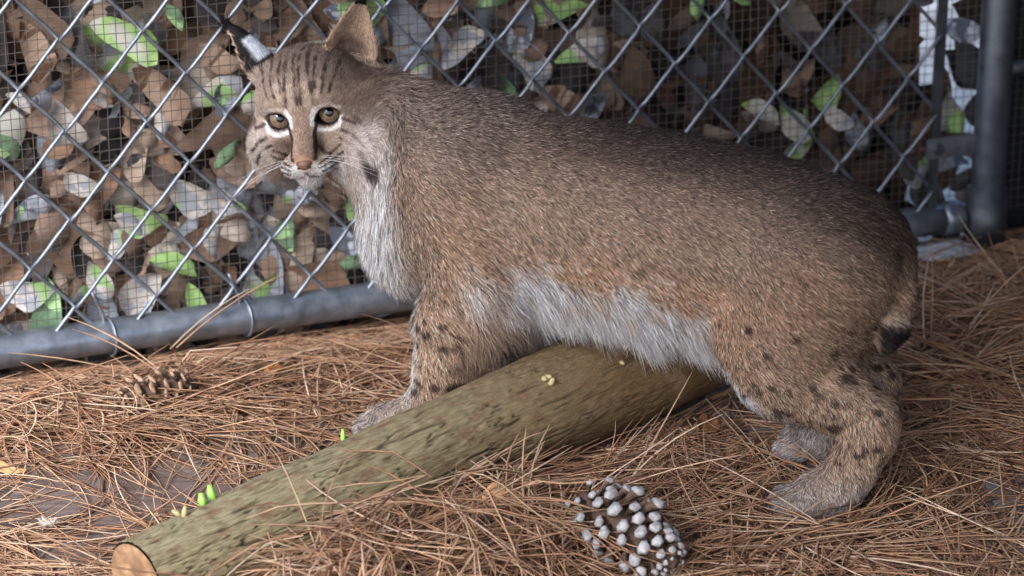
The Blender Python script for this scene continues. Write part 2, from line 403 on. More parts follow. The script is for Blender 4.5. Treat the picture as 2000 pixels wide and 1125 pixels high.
b = MB('olive_bark', .85, 0, .2); v = b.coord(attr='lp'); 
n1 = b.noise(b.coord(attr='lp', scale=(1, 1, 1)), 5, 5, .6); n2 = b.noise(b.coord(attr='lp', scale=(.5, 2.5, 2.5)), 14, 7, .7); n3 = b.noise(v, 60, 5, .7); n4 = b.noise(v, 2.2, 3)
c = b.ramp(n2, [(.28, (110, 100, 72)), (.5, (150, 138, 103)), (.72, (178, 167, 130))])
c = b.mix(b.ramp(n1, [(.5, (0, 0, 0)), (.68, (255, 255, 255))]), c, b.ramp(n3, [(.3, (96, 74, 54)), (.7, (150, 122, 92))]))
sx = b.n('ShaderNodeSeparateXYZ'); b.l(v, sx.inputs[0]); mr = b.n('ShaderNodeMapRange'); mr.inputs['From Min'].default_value = 2.2; mr.inputs['From Max'].default_value = 5.2; b.l(sx.outputs[0], mr.inputs[0])
c = b.mix(mr.outputs[0], c, b.ramp(n3, [(.3, (86, 66, 48)), (.5, (116, 92, 62)), (.75, (140, 120, 78))]))
c = b.mix(b.ramp(n4, [(.62, (0, 0, 0)), (.72, (190, 190, 190))]), c, (172, 140, 112))
ac = b.n('ShaderNodeAttribute', attribute_name='lk'); sk = b.n('ShaderNodeSeparateXYZ'); b.l(ac.outputs['Vector'], sk.inputs[0])
c = b.mix(sk.outputs[0], c, (72, 61, 44)); b.base(c); b.bump(n2, .8, .004); M_BARK = b.m
lp = np.stack([T * LLEN * 10, np.cos(A) * .45 * 1.5, np.sin(A) * .45 * 1.5], -1).reshape(-1, 3)
lk = np.zeros_like(lp); lk[:, 0] = (crack * crackmask * .95).ravel()
o = link('bark', mesh('bark', V.reshape(-1, 3), F, [M_BARK], True, attrs={'lp': lp, 'lk': lk}), log)
def endcap(c, nrm, r, name):
    n = 40; rings = [0, .3, .6, .85, .97]; Vc = [c + nrm * .001]; Fc = []
    for k, q in enumerate(rings[1:]):
        for j in range(n):
            a = j * 2 * math.pi / n; rad = r * q
            Vc.append(c + lu * math.cos(a) * rad + lv * math.sin(a) * rad + nrm * (.001 + .0015 * math.sin(5 * a + k) * (q < .9)))
    for j in range(n): Fc.append((0, 1 + j, 1 + (j + 1) % n))
    for k in range(len(rings) - 2):
        for j in range(n):
            a = 1 + k * n + j; b2 = 1 + k * n + (j + 1) % n; Fc.append((a, a + n, b2 + n, b2))
    return add(name, (np.array(Vc), Fc), M_CUT, log)
b = MB('cut_wood', .8); v = b.coord('Object'); b.base(b.ramp(b.noise(v, 60, 6, .7), [(.3, (96, 70, 48)), (.55, (142, 108, 76)), (.75, (178, 146, 108))])); M_CUT = b.m
endcap(LG0, -la, float(lograd(np.array(0.))), 'cut_end'); endcap(LG1, la, float(lograd(np.array(1.))), 'cut_end')
b = MB('fresh_sprout', .5, 0, .4); b.base((150, 196, 84)); M_SPROUT = b.m
b = MB('yellow_bud', .7); b.base((168, 154, 108)); M_BUD = b.m
def onlog(t, ang, h=0):
    r = float(lograd(np.array(t))) + h; return LG0 + la * LLEN * t + (lu * math.cos(ang) + lv * math.sin(ang)) * r
def stub(t, ang, h, r, mat, name='sprout', n=3):
    ps = []
    for k in range(n):
        a = ang + random.uniform(-.14, .14); t2 = t + random.uniform(-.012, .012)
        p0 = onlog(t2, a, -.002); p1 = onlog(t2 + random.uniform(-.01, .01), a + random.uniform(-.1, .1), h * random.uniform(.6, 1))
        ps.append(tube([p0, p0 * .5 + p1 * .5 + rng.normal(0, .0006, 3), p1], [r, r * 1.1, r * .55], 7))
    add(name, join(ps), mat, log)
stub(.78, 1.75, .012, .0024, M_SPROUT, n=1); stub(.13, 1.95, .012, .0032, M_SPROUT, n=2); stub(.345, 2.2, .010, .002, M_SPROUT, n=1)
stub(.665, .95, .008, .0026, M_BUD, 'bud_cluster', 4); stub(.82, 1.0, .007, .0024, M_BUD, 'bud_cluster', 5); stub(.80, .85, .005, .002, M_BUD, 'bud_cluster', 3)
stub(.93, .25, .016, .003, M_CUT, 'twig_stub', 3); stub(.09, 1.9, .008, .0022, M_BUD, 'bud_cluster', 2)

# ------------------------------------------------------------------ the bobcat: body as one implicit surface
CO = np.array([.10, 2.14, 0.]); cf = np.array([-.9397, .3420, 0.]); cl = np.array([-.3420, -.9397, 0.])   # base, towards the head, towards the camera
def c2w(p): p = np.asarray(p); return CO + p[..., 0:1] * cf + p[..., 1:2] * cl + p[..., 2:3] * np.array([0, 0, 1.])
HV = .0027
lo = np.array([-.31, -.13, -.004]); hi = np.array([.385, .165, .415])
dims = np.ceil((hi - lo) / HV).astype(int)
field = np.full(dims, .08, np.float32)
axs = [lo[i] + HV * np.arange(dims[i], dtype=np.float32) for i in range(3)]
def region(bmin, bmax):
    i0 = np.maximum(np.floor((np.asarray(bmin) - lo) / HV).astype(int), 0); i1 = np.minimum(np.ceil((np.asarray(bmax) - lo) / HV).astype(int) + 1, dims)
    sl = tuple(slice(a, max(a, c)) for a, c in zip(i0, i1))
    G = np.meshgrid(*[axs[k][sl[k]] for k in range(3)], indexing='ij')
    return sl, np.stack(G, -1)
def smin(a, b, k):
    h = np.maximum(k - np.abs(a - b), 0) / k; return np.minimum(a, b) - h * h * k * .25
def put(sl, d, k):  field[sl] = smin(field[sl], d.astype(np.float32), k)
def cut(sl, d, k):  field[sl] = -smin(-field[sl], d.astype(np.float32), k)
def cone(a, b, ra, rb, k=.014):
    a = np.asarray(a, float); b = np.asarray(b, float); m = max(ra, rb) + .03
    sl, P = region(np.minimum(a, b) - m, np.maximum(a, b) + m)
    ab = b - a; t = np.clip(((P - a) @ ab) / (ab @ ab), 0, 1)
    d = np.linalg.norm(P - a - t[..., None] * ab, axis=-1) - (ra + (rb - ra) * t); put(sl, d, k)
def chain(pts, k=.014):
    for (p, r), (q, s) in zip(pts[:-1], pts[1:]): cone(p, q, r, s, k)
def ell(c, r, k=.014, B=np.eye(3), fn=put):
    c = np.asarray(c, float); r = np.asarray(r, float); m = max(r) + .03
    sl, P = region(c - m, c + m); q = ((P - c) @ np.asarray(B).T) / r
    e = np.linalg.norm(q, axis=-1); g = np.linalg.norm(q / r, axis=-1) + 1e-9
    fn(sl, e * (e - 1) / g, k)
# trunk from measured cross sections: position, top, bottom, half width
TR = np.array([(-.252, .222, .175, .012), (-.244, .240, .150, .032), (-.228, .254, .130, .050), (-.20, .268, .118, .062), (-.16, .282, .116, .068), (-.12, .291, .120, .072),
      (-.08, .296, .125, .075), (-.03, .300, .128, .077), (.02, .303, .130, .076), (.07, .304, .132, .072), (.12, .308, .136, .067), (.16, .312, .142, .061), (.19, .308, .152, .052), (.215, .290, .172, .036), (.23, .262, .20, .012)])
sl, P = region((-.28, -.12, .08), (.26, .12, .34))
S = P[..., 0]; top = np.interp(S, TR[:, 0], TR[:, 1]); bot = np.interp(S, TR[:, 0], TR[:, 2]); wd_ = np.interp(S, TR[:, 0], TR[:, 3])
zc = (top * .48 + bot * .52); hz = (top - bot) / 2
e = np.sqrt(((P[..., 2] - zc) / hz) ** 2 + (P[..., 1] / wd_) ** 2)
over = np.maximum(np.maximum(S - .23, -.252 - S), 0)
put(sl, (e - 1) * np.minimum(hz, wd_) * .85 + over * 2, .002)
del P, e, S, top, bot, wd_, zc, hz, over
cone((.15, .0, .240), (.235, .006, .272), .062, .050, .03); cone((.235, .006, .272), (.275, .012, .290), .050, .044, .02)
ell((.205, .004, .195), (.040, .046, .062), .03)
for s_, dx in ((1, 0), (-1, -.012)):
    cone((.150 + dx, .040 * s_, .255), (.125 + dx, .047 * s_, .165), .044, .034, .03)
chain([((.128, .048, .165), .036), ((.146, .049, .118), .0310), ((.152, .050, .078), .0255), ((.163, .056, .038), .0205), ((.178, .062, .022), .0190), ((.206, .066, .0165), .0185)], .012)
for yy, xx in ((.051, .216), (.061, .224), (.073, .224), (.083, .216)): cone((.202, .067 + (yy - .067) * .7, .0150), (xx, yy, .012), .011, .0104, .003)
chain([((.115, -.047, .165), .033), ((.118, -.046, .10), .024), ((.120, -.045, .036), .0165), ((.128, -.044, .018), .016), ((.152, -.043, .014), .0155)], .012)
for yy in (-.055, -.043, -.031): cone((.150, yy, .012), (.166, yy, .010), .009, .0085, .004)
chain([((-.190, .034, .205), .060), ((-.158, .050, .130), .041), ((-.162, .055, .112), .034)], .035)
chain([((-.162, .055, .112), .033), ((-.205, .056, .098), .028), ((-.240, .062, .083), .0205), ((-.240, .067, .068), .0185), ((-.228, .078, .042), .0180), ((-.216, .088, .024), .0190), ((-.203, .094, .0195), .0210)], .014)
for yy, xx in ((.076, -.184), (.088, -.174), (.102, -.173), (.114, -.182)): cone((-.200, .095 + (yy - .095) * .7, .018), (xx, yy, .0125), .0125, .0110, .003)
chain([((-.190, -.036, .195), .055), ((-.150, -.048, .125), .036), ((-.165, -.046, .105), .030), ((-.218, -.040, .075), .0205), ((-.205, -.034, .045), .0175), ((-.186, -.030, .022), .0170), ((-.160, -.028, .016), .0175)], .018)
for yy in (-.044, -.033, -.022, -.012): cone((-.165, yy, .014), (-.146, yy, .011), .010, .009, .004)
chain([((-.236, .010, .215), .022), ((-.247, .022, .185), .0150), ((-.248, .034, .160), .0110), ((-.244, .040, .145), .0075)], .010)
# ---- head, built round the point between the eyes
E0 = np.array([.281, .062, .2965])
yaw, pit, roll = R(9), R(3), R(8)
hyw = np.array([-math.sin(yaw - .083) * math.cos(pit), -math.cos(yaw - .083) * math.cos(pit), math.sin(pit)])
hxw = np.cross([0, 0, 1.], hyw); hxw = -hxw / np.linalg.norm(hxw)
if hxw[0] < 0: hxw = -hxw
hzw = np.cross(hyw, hxw) * -1; hzw = hzw if hzw[2] > 0 else -hzw
hxw, hzw = hxw * math.cos(roll) + hzw * math.sin(roll), hzw * math.cos(roll) - hxw * math.sin(roll)
toC = lambda w_: np.array([w_ @ cf, w_ @ cl, w_[2]])
HB = np.stack([toC(hxw), toC(hyw), toC(hzw)])      # rows: head axes in the cat frame
def h2c(p): return E0 + np.asarray(p, float) @ HB
def c2h(P): return (P - E0) @ HB.T
def hell(c, r, k=.012, fn=put): ell(h2c(c), r, k, HB, fn)
def hcone(a, b_, ra, rb, k=.010): cone(h2c(a), h2c(b_), ra, rb, k)
hell((0, -.046, .010), (.0455, .050, .0445), .02)
hell((0, -.022, .018), (.034, .026, .026), .014)
hcone((0, -.016, .004), (0, .018, -.0265), .0150, .0100, .010)
hcone((0, .016, -.0285), (0, .0220, -.0330), .0100, .0078, .006)
for s_ in (-1, 1):
    hell((.0098 * s_, .0115, -.0395), (.0135, .0130, .0105), .006)
    hell((.032 * s_, -.030, -.024), (.0205, .026, .025), .014)
    hell((.037 * s_, -.052, -.032), (.021, .028, .026), .014)
    hell((.021 * s_, -.010, .0135), (.0165, .0105, .0065), .008)
    hell((.026 * s_, -.008, -.0135), (.0150, .0100, .0065), .008)
    # eye opening: lens shaped cut in front of the eyeball
    ec = h2c((.0224 * s_, -.004, 0)); sl, P = region(ec - .03, ec + .03); q = c2h(P) - np.array([.0224 * s_, 0, 0])
    u = q[..., 0] * s_ * .985 + q[..., 2] * .17; v_ = q[..., 2] * .985 - q[..., 0] * s_ * .17
    lens = np.maximum(np.hypot(u, v_ - .0052) - .0126, np.hypot(u, v_ + .0044) - .0114)
    cut(sl, np.maximum(lens, -.016 - q[..., 1]), .0012)
hell((0, .005, -.0515), (.0115, .0125, .0085), .006)
hcone((0, .0225, -.039), (0, .018, -.0465), .0042, .0035, .004)
def ear(base, tip, nrm, L_hw, cup, th=.0021):
    base = np.asarray(base, float); tip = np.asarray(tip, float); a = tip - base; L = np.linalg.norm(a); a /= L
    n = np.asarray(nrm, float); n -= a * (n @ a); n /= np.linalg.norm(n); w_ = np.cross(a, n)
    cc = h2c(base + a * L / 2); sl, P = region(cc - .075, cc + .075); q = c2h(P) - base
    t = (q @ a) / L; x = q @ w_; y = q @ n
    tt = np.clip(t, 0, 1); hw = L_hw * (np.clip(1 - tt, 0, 1) ** .62) * (1 - .30 * np.exp(-((tt) / .18) ** 2) * 0) + .0012
    y0 = -cup * (1 - (x / np.maximum(hw, .004)) ** 2) * np.minimum(1, hw / L_hw * 1.1) - .18 * L * (tt - .3) * 0
    d = np.maximum(np.maximum(np.abs(y - y0) * .75 - th, np.abs(x) * .9 - hw * .9), np.maximum(-.10 - t, t - 1) * L)
    put(sl, d, .004)
EARS = [((.0400, -.050, .036), (.0590, -.056, .0885), (.30, .95, .05), .0262, .014), ((-.0365, -.050, .034), (-.0640, -.058, .0800), (-.80, -.32, -.50), .0225, .013)]
for e_ in EARS: ear(*e_)

def surface_nets(f):
    s = f < 0
    c = [s[i:f.shape[0] - 1 + i, j:f.shape[1] - 1 + j, k:f.shape[2] - 1 + k] for i in (0, 1) for j in (0, 1) for k in (0, 1)]
    cnt = sum(x.astype(np.int8) for x in c); act = (cnt > 0) & (cnt < 8)
    ii = np.argwhere(act); vid = np.full(act.shape, -1, np.int64); vid[act] = np.arange(len(ii))
    acc = np.zeros((len(ii), 3)); num = np.zeros(len(ii))
    corners = np.array([(i, j, k) for i in (0, 1) for j in (0, 1) for k in (0, 1)])
    val = np.stack([f[ii[:, 0] + o[0], ii[:, 1] + o[1], ii[:, 2] + o[2]] for o in corners], 1)
    for a in range(8):
        for b_ in range(a + 1, 8):
            if np.abs(corners[a] - corners[b_]).sum() != 1: continue
            x = (val[:, a] < 0) != (val[:, b_] < 0); t = val[x, a] / (val[x, a] - val[x, b_])
            acc[x] += corners[a] + (corners[b_] - corners[a]) * t[:, None]; num[x] += 1
    V = ii + acc / num[:, None]
    Q = []
    for ax in range(3):
        n0 = [slice(None)] * 3; n1 = [slice(None)] * 3; n0[ax] = slice(0, -1); n1[ax] = slice(1, None)
        d = s[tuple(n0)] != s[tuple(n1)]; e_ = np.argwhere(d); u, v_ = (ax + 1) % 3, (ax + 2) % 3
        ok = (e_[:, u] > 0) & (e_[:, v_] > 0) & (e_[:, u] < f.shape[u] - 1) & (e_[:, v_] < f.shape[v_] - 1); e_ = e_[ok]
        flip = s[tuple(n0)][e_[:, 0], e_[:, 1], e_[:, 2]]
        def cell(du, dv):
            q = e_.copy(); q[:, u] += du; q[:, v_] += dv; return vid[q[:, 0], q[:, 1], q[:, 2]]
        quad = np.stack([cell(-1, -1), cell(0, -1), cell(0, 0), cell(-1, 0)], 1); quad[~flip] = quad[~flip][:, ::-1]; Q.append(quad)
    return V, np.concatenate(Q)
CV, CQ = surface_nets(field); CV = lo + CV * HV
def vnormals(V, Q):
    n = np.cross(V[Q[:, 2]] - V[Q[:, 0]], V[Q[:, 3]] - V[Q[:, 1]]); N = np.zeros_like(V)
    for k in range(4):
        for a in range(3): N[:, a] += np.bincount(Q[:, k], n[:, a], len(V))
    return N / (np.linalg.norm(N, axis=1)[:, None] + 1e-12)
# light smoothing
nb = np.zeros_like(CV); cnt = np.zeros(len(CV))
for _ in range(2):
    nb[:] = 0; cnt[:] = 0
    for k in range(4):
        for a in range(3): nb[:, a] += np.bincount(CQ[:, k], CV[CQ[:, (k + 1) % 4], a], len(CV)) + np.bincount(CQ[:, (k + 1) % 4], CV[CQ[:, k], a], len(CV))
        cnt += np.bincount(CQ[:, k], minlength=len(CV)) + np.bincount(CQ[:, (k + 1) % 4], minlength=len(CV))
    CV = CV * .55 + .45 * nb / cnt[:, None]
CN = vnormals(CV, CQ)

# ---- coat pattern: colour of the fur and some painted shade at a place on the body (cat frame), in sRGB
def dseg(x, z, pts):
    d = np.full(x.shape, 9.)
    for (a, b_), (c, e_) in zip(pts[:-1], pts[1:]):
        ux, uz = c - a, e_ - b_; t = np.clip(((x - a) * ux + (z - b_) * uz) / (ux * ux + uz * uz), 0, 1)
        d = np.minimum(d, np.hypot(x - a - ux * t, z - b_ - uz * t))
    return d
legm = (CV[:, 2] < .135) & (CV[:, 2] > .052)
cand = CV[legm & ((np.abs(CV[:, 0] - .14) < .05) | (CV[:, 0] < -.13))]
c_f, c_h = cand[cand[:, 0] > 0], cand[cand[:, 0] < 0]
spots = np.concatenate([c_f[rng.choice(len(c_f), 190, replace=False)], c_h[rng.choice(len(c_h), 140, replace=False)]])
cand2 = CV[(CV[:, 2] > .115) & (CV[:, 2] < .165) & (CV[:, 0] < .03)]
spots2 = cand2[rng.choice(len(cand2), 60, replace=False)]
spots = np.concatenate([spots, spots2]); spr = np.concatenate([rng.uniform(.0024, .0052, 330), rng.uniform(.0025, .0042, 60)])
def headw(H):
    q = H - np.array([0, -.040, -.004]); q = q * np.where(q[..., 1:2] > 0, np.array([.85, .50, .70]), np.array([1., 1., 1.]))
    return 1 - sstep(.050, .080, np.linalg.norm(q, axis=-1))
def eyelens(H):
    s_ = np.sign(H[..., 0]); q = H[..., 0] - .0224 * s_
    u = q * s_ * .985 + H[..., 2] * .17; v_ = H[..., 2] * .985 - q * s_ * .17
    return np.maximum(np.hypot(u, v_ - .0052) - .0126, np.hypot(u, v_ + .0044) - .0114)
def earparam(H):
    best_t = np.full(len(H), -9.); back = np.zeros(len(H)); which = np.zeros(len(H), int) - 1; rim = np.zeros(len(H))
    for k, (ba, ti, nr, hw, cup) in enumerate(EARS):
        ba = np.array(ba); a = np.array(ti) - ba; L = np.linalg.norm(a); a /= L; n = np.array(nr, float); n -= a * (n @ a); n /= np.linalg.norm(n); w_ = np.cross(a, n)
        q = H - ba; t = (q @ a) / L; x = q @ w_; y = q @ n
        hh = hw * np.clip(1 - np.clip(t, 0, 1), 0, 1) ** .62 + .002
        y0 = -cup * (1 - (x / np.maximum(hh, .004)) ** 2) * np.minimum(1, hh / hw * 1.1)
        ok = (t > .12) & (t < 1.15) & (np.abs(x) < hh + .003) & (np.abs(y - y0) < .009)
        which[ok] = k; best_t[ok] = t[ok]; back[ok] = (y < y0)[ok]; rim[ok] = (np.abs(x) / hh)[ok]
    return which, best_t, back, rim
def coat(P, jit=True):
    s, lat, z = P[:, 0], P[:, 1], P[:, 2]; H = c2h(P); n = len(P)
    C = np.zeros((n, 3)); n1 = N1(P, 40); n2 = N2(P, 110); n3 = N3(P, 16)
    def lay(w_, c): C[:] = C * (1 - w_[:, None]) + np.asarray(c, float) * w_[:, None]
    C[:] = (148, 123, 101)
    top = np.interp(s, TR[:, 0], TR[:, 1]); bot = np.interp(s, TR[:, 0], TR[:, 2]); rel = (z - bot) / np.maximum(top - bot, .02)
    lay(sstep(.35, .75, n3) * .6, (166, 128, 98)); 
    lay(sstep(.50, .30, rel) * sstep(.10, .02, s) * sstep(-.2, -.1, s) * .6, (186, 142, 108))
    lay(sstep(.55, .95, rel) * .75, (112, 93, 78))
    lay(sstep(.78, 1.0, rel) * sstep(.14, -.02, s) * .85, (66, 54, 46))
    lay(sstep(-.08, -.22, s) * .35, (112, 92, 74))  # darker rear: own fur tone, plus light falloff painted in
    lay(sstep(.06, .12, s) * sstep(.3, .7, rel) * .4, (140, 124, 110))
    belly = sstep(.38, .06, rel + .16 * (n1 - .5) + .22 * (n2 - .5)) * sstep(-.17, -.13, s) * sstep(.14, .10, s) * (1 - sstep(-.075, -.105, s) * sstep(.030, .044, lat))
    lay(belly * .95, (228, 220, 212))
    inner = sstep(.028, .012, np.abs(lat)) * sstep(.125, .10, z) * (s < .2)
    lay(inner * .8, (214, 206, 198))
    chest = sstep(.180, .212, s + .012 * (n1 - .5)) * sstep(.285, .245, z + .01 * (n2 - .5))
    lay(chest * .92, (220, 208, 196)); 
    fr_ = dseg(s, z, [(-.085, .118), (-.125, .098), (-.165, .080), (-.185, .074)]); lay(sstep(.016, .004, fr_ + .006 * (n2 - .5)) * .8, (222, 214, 206))
    frontleg = sstep(.165, .13, z) * sstep(.085, .10, s)
    lay(frontleg * .85, (172, 140, 112)); lay(frontleg * sstep(.166, .178, s + .006 * (n1 - .5)) * sstep(.03, .06, z) * .85, (222, 208, 194))
    hind = sstep(.16, .11, z) * sstep(-.135, -.155, s); lay(hind * .7, (158, 130, 104))
    lay(sstep(.06, .02, z) * .8, (164, 150, 138)); lay(sstep(.020, .006, z) * .5, (184, 178, 172)); lay(sstep(.05, .02, z) * sstep(.5, .75, n2) * .5, (112, 98, 88))
    tl = sstep(-.236, -.244, s) * sstep(.195, .165, z) * sstep(.135, .14, z) * (lat < .06) * (lat > .012); lay(tl * .35 * sstep(.182, .170, z), (196, 180, 164)); lay(tl * sstep(.168, .160, z), (26, 22, 22))
    # spots
    dm = np.full(n, 9.0)
    low = np.where(z < .19)[0]
    for c0 in range(0, len(low), 20000):
        ix = low[c0:c0 + 20000]; d = np.linalg.norm((P[ix, None, :] - spots[None]) * np.array([.8, 1, 1.25]), axis=2) / spr; dm[ix] = d.min(1)
    lay(sstep(1.15, .7, dm + .5 * (n2 - .5)) * (1 - .6 * belly) * (1 - chest) * .85, (58, 45, 37))
    for gaps, s0, l0, l1 in (((.082, .095, .108), -.192, .06, .13), ((.056, .067, .078), .208, .03, .1), ((-.0385, -.0275, -.017), -.158, -.06, .0)):
        for g_ in gaps: lay(sstep(.0022, .0008, np.abs(lat - g_)) * sstep(s0, s0 + .006, s) * (s < s0 + .05) * sstep(.026, .022, z) * .75, (74, 63, 56))  # toe creases: shade between the toes painted into the fur
    # ---- head
    hw = headw(H); x, y, zz = H[:, 0] + .002 * (n2 - .5), H[:, 1], H[:, 2] + .002 * (n1 - .5); ax_ = np.abs(x)
    K = C.copy()
    def k(w_, c): K[:] = K * (1 - w_[:, None]) + np.asarray(c, float) * w_[:, None]
    brk = .25 + .75 * sstep(.30, .60, N2(P, 210))
    def line(pts, wd, c, a=1., front=True):
        d = dseg(ax_, zz, pts); k(sstep(wd, wd * .45, d) * a * (sstep(-.060, -.045, y) if front else 1), c)
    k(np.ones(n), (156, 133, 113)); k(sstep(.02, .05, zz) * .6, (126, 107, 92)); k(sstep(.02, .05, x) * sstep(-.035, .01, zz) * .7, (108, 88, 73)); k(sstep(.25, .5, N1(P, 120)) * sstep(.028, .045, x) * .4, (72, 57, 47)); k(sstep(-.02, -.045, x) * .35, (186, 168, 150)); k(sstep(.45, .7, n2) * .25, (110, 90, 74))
    k(sstep(-.028, -.045, zz) * sstep(-.02, -.05, y) * .6, (198, 182, 166)); k(sstep(.022, .040, ax_) * sstep(.01, -.02, zz) * .45, (206, 194, 180))
    k(sstep(.0105, .006, ax_) * sstep(.012, -.004, zz) * sstep(-.04, -.02, y) * .85, (156, 129, 108))
    k(sstep(-.022, -.030, zz) * sstep(.010, .007, ax_) * sstep(0, .012, y) * .7, (160, 122, 98))
    line([(.0075, .012), (.0075, .030)], .0042, (200, 180, 156), .5); line([(.0165, .019), (.019, .030)], .004, (196, 176, 154), .45)
    for pts, wd in ([(.0015, .014), (.0025, .058)], .0022), ([(.0115, .013), (.0118, .026), (.0085, .060)], .0024), ([(.0155, .026), (.0165, .058)], .002), ([(.021, .021), (.027, .05)], .0024), ([(.0265, .020), (.036, .042)], .002): line(pts, wd * (.5 + .9 * N3(P, 95)), (62, 48, 40), .85 * brk)
    line([(.0125, -.0095), (.017, -.0115), (.024, -.0118), (.0315, -.0085), (.0355, -.002)], .0024, (232, 222, 210))
    line([(.0095, -.0045), (.0092, .003), (.0125, .0085)], .0030, (232, 222, 210), .95); line([(.0125, .0085), (.019, .0108), (.028, .0100), (.034, .006)], .0022, (214, 200, 184), .55)
    line([(.0125, -.0045), (.0098, -.013), (.0096, -.031)], .0020, (44, 33, 28), .9)
    line([(.036, -.003), (.047, -.008)], .0018, (52, 42, 36), .8)
    k(sstep(-.0310, -.0365, zz + .25 * np.maximum(ax_ - .006, 0)) * sstep(.034, .026, ax_) * sstep(-.025, -.005, y) * .85, (222, 214, 206))
    for pts in ([(.012, -.0365), (.0215, -.032), (.031, -.025)], [(.0125, -.0400), (.023, -.0365), (.033, -.031)], [(.0135, -.0435), (.022, -.042), (.031, -.038)]): line(pts, .0012, (44, 35, 32), .9)
    line([(0, -.0425), (.003, -.0470), (.011, -.0490), (.022, -.0475)], .0012, (58, 46, 42), .8 * brk)
    line([(.034, -.013), (.044, -.018), (.053, -.030)], .0020, (56, 45, 38), .8 * brk, False); line([(.031, -.020), (.042, -.026), (.050, -.040)], .0020, (56, 45, 38), .8 * brk, False); line([(.047, -.003), (.055, -.012), (.062, -.03)], .0026, (84, 68, 56), .8, False)
    bl = np.linalg.norm(H - np.array([.057, -.040, -.040]), axis=1); k(sstep(.012, .006, bl + .006 * (n2 - .5)), (34, 28, 27))
    el = eyelens(H); k(sstep(.0020, .0008, el) * sstep(-.03, -.02, y), (30, 23, 20))
    wh, t_, back, rim = earparam(H)
    e0 = wh >= 0
    def ke(w_, c): w_ = w_ * e0; k(w_, c)
    ke(np.ones(n), (178, 150, 124)); ke(((back > .5) * 1.0), (30, 25, 25)); ke((back > .5) * sstep(.26, .20, np.abs(t_ - .42)) * sstep(.75, .5, rim), (206, 206, 208))
    ke((back < .5) * sstep(.6, .3, rim) * .6, (150, 124, 104)); ke((back < .5) * sstep(.42, .25, t_) * sstep(.75, .4, rim) * .75, (92, 74, 62)); ke((t_ > .93) * 1.0, (28, 23, 22))  # inner ear tones, with the hollow's shade painted in near the base
    hw = np.maximum(hw, e0 * 1.0)
    C = C * (1 - hw[:, None]) + K * hw[:, None]
    fr = sstep(-.085, -.07, y) * (wh < 0)
    lay(sstep(.016, .006, dseg(x, zz, [(.050, -.022), (.047, -.040), (.040, -.066)]) + .008 * (n2 - .5)) * fr * .45, (216, 202, 188))
    lay(sstep(.015, .006, dseg(x, zz, [(.064, -.018), (.068, -.040), (.060, -.060)]) + .010 * (n2 - .5)) * fr * .45, (196, 184, 172))
    lay(sstep(.0105, .0030, np.hypot(x - .0535 + .3 * (zz + .05), (zz + .050) * .6) + .009 * (n2 - .5)) * fr * .9, (44, 36, 33))
    return C

cat = empty('bobcat', tuple(CO))
tag(cat, 'young brown bobcat with spotted legs and black ear backs standing over a log', 'bobcat')
b = MB('bobcat_skin', .9, 0, .1); at = b.n('ShaderNodeAttribute', attribute_name='col'); b.base(at.outputs['Color']); M_SKIN = b.m
vc = lin(coat(CV)) * .75
body = link('body', mesh('body', c2w(CV), CQ, [M_SKIN], True, col=vc), cat)

# ---- fur: one strand per curve
TRI = np.concatenate([CQ[:, [0, 1, 2]], CQ[:, [0, 2, 3]]])
A3, B3, C3 = CV[TRI[:, 0]], CV[TRI[:, 1]], CV[TRI[:, 2]]
area = np.linalg.norm(np.cross(B3 - A3, C3 - A3), axis=1) / 2; cen = (A3 + B3 + C3) / 3
Hc = c2h(cen); hwt = headw(Hc); earw = earparam(Hc)[0] >= 0
dens = area * (1 + 2.6 * np.maximum(hwt, earw)) * np.where(cen[:, 2] < .12, 1.9, 1)
NH = 640000
ti = rng.choice(len(TRI), NH, p=dens / dens.sum()); r1 = np.sqrt(rng.random(NH)); r2_ = rng.random(NH)
bc = np.stack([1 - r1, r1 * (1 - r2_), r1 * r2_], 1)
P = A3[ti] * bc[:, :1] + B3[ti] * bc[:, 1:2] + C3[ti] * bc[:, 2:]
Nn = CN[TRI[ti, 0]] * bc[:, :1] + CN[TRI[ti, 1]] * bc[:, 1:2] + CN[TRI[ti, 2]] * bc[:, 2:]; Nn /= np.linalg.norm(Nn, axis=1)[:, None]
H = c2h(P); Hn = Nn @ HB.T
wh, et, eback, erim = earparam(H)
nose_tip = np.array([0, .0285, -.0345])
keep = ~((eyelens(H) < .0006) & (H[:, 1] > -.028)) & (P[:, 2] > .0035)
keep &= ~((np.linalg.norm((H - np.array([0, .0270, -.0352])) / np.array([.0085, .008, .0072]), axis=1) < 1))
P, Nn, H, wh, et, eback = P[keep], Nn[keep], H[keep], wh[keep], et[keep], eback[keep]; NH = len(P)
hw = np.maximum(headw(H), (wh >= 0) * 1.0)
s, lat, z = P[:, 0], P[:, 1], P[:, 2]
top = np.interp(s, TR[:, 0], TR[:, 1]); bot = np.interp(s, TR[:, 0], TR[:, 2]); rel = (z - bot) / np.maximum(top - bot, .02)
belly = sstep(.32, .05, rel) * sstep(-.16, -.12, s) * sstep(.15, .10, s) * (z > .085) * (1 - sstep(-.075, -.105, s) * sstep(.030, .044, lat))
leg = sstep(.13, .085, z); chest = sstep(.17, .21, s) * (z > .11); neck = sstep(.20, .25, s)
flow = np.stack([-np.ones(NH), np.zeros(NH), -.35 - .25 * sstep(.9, .3, rel)], 1)
flow = flow * (1 - belly[:, None]) + np.array([-.75, 0, -.75]) * belly[:, None]
flow = flow * (1 - leg[:, None]) + np.stack([-.35 * np.ones(NH), .0 * lat, -np.ones(NH)], 1) * leg[:, None]
cw = (chest * (1 - leg))[:, None]; flow = flow * (1 - cw) + np.array([-.35, .0, -1.0]) * cw
paw = sstep(.03, .015, z)[:, None]; flow = flow * (1 - paw) + np.array([.7, 0, -.55]) * paw
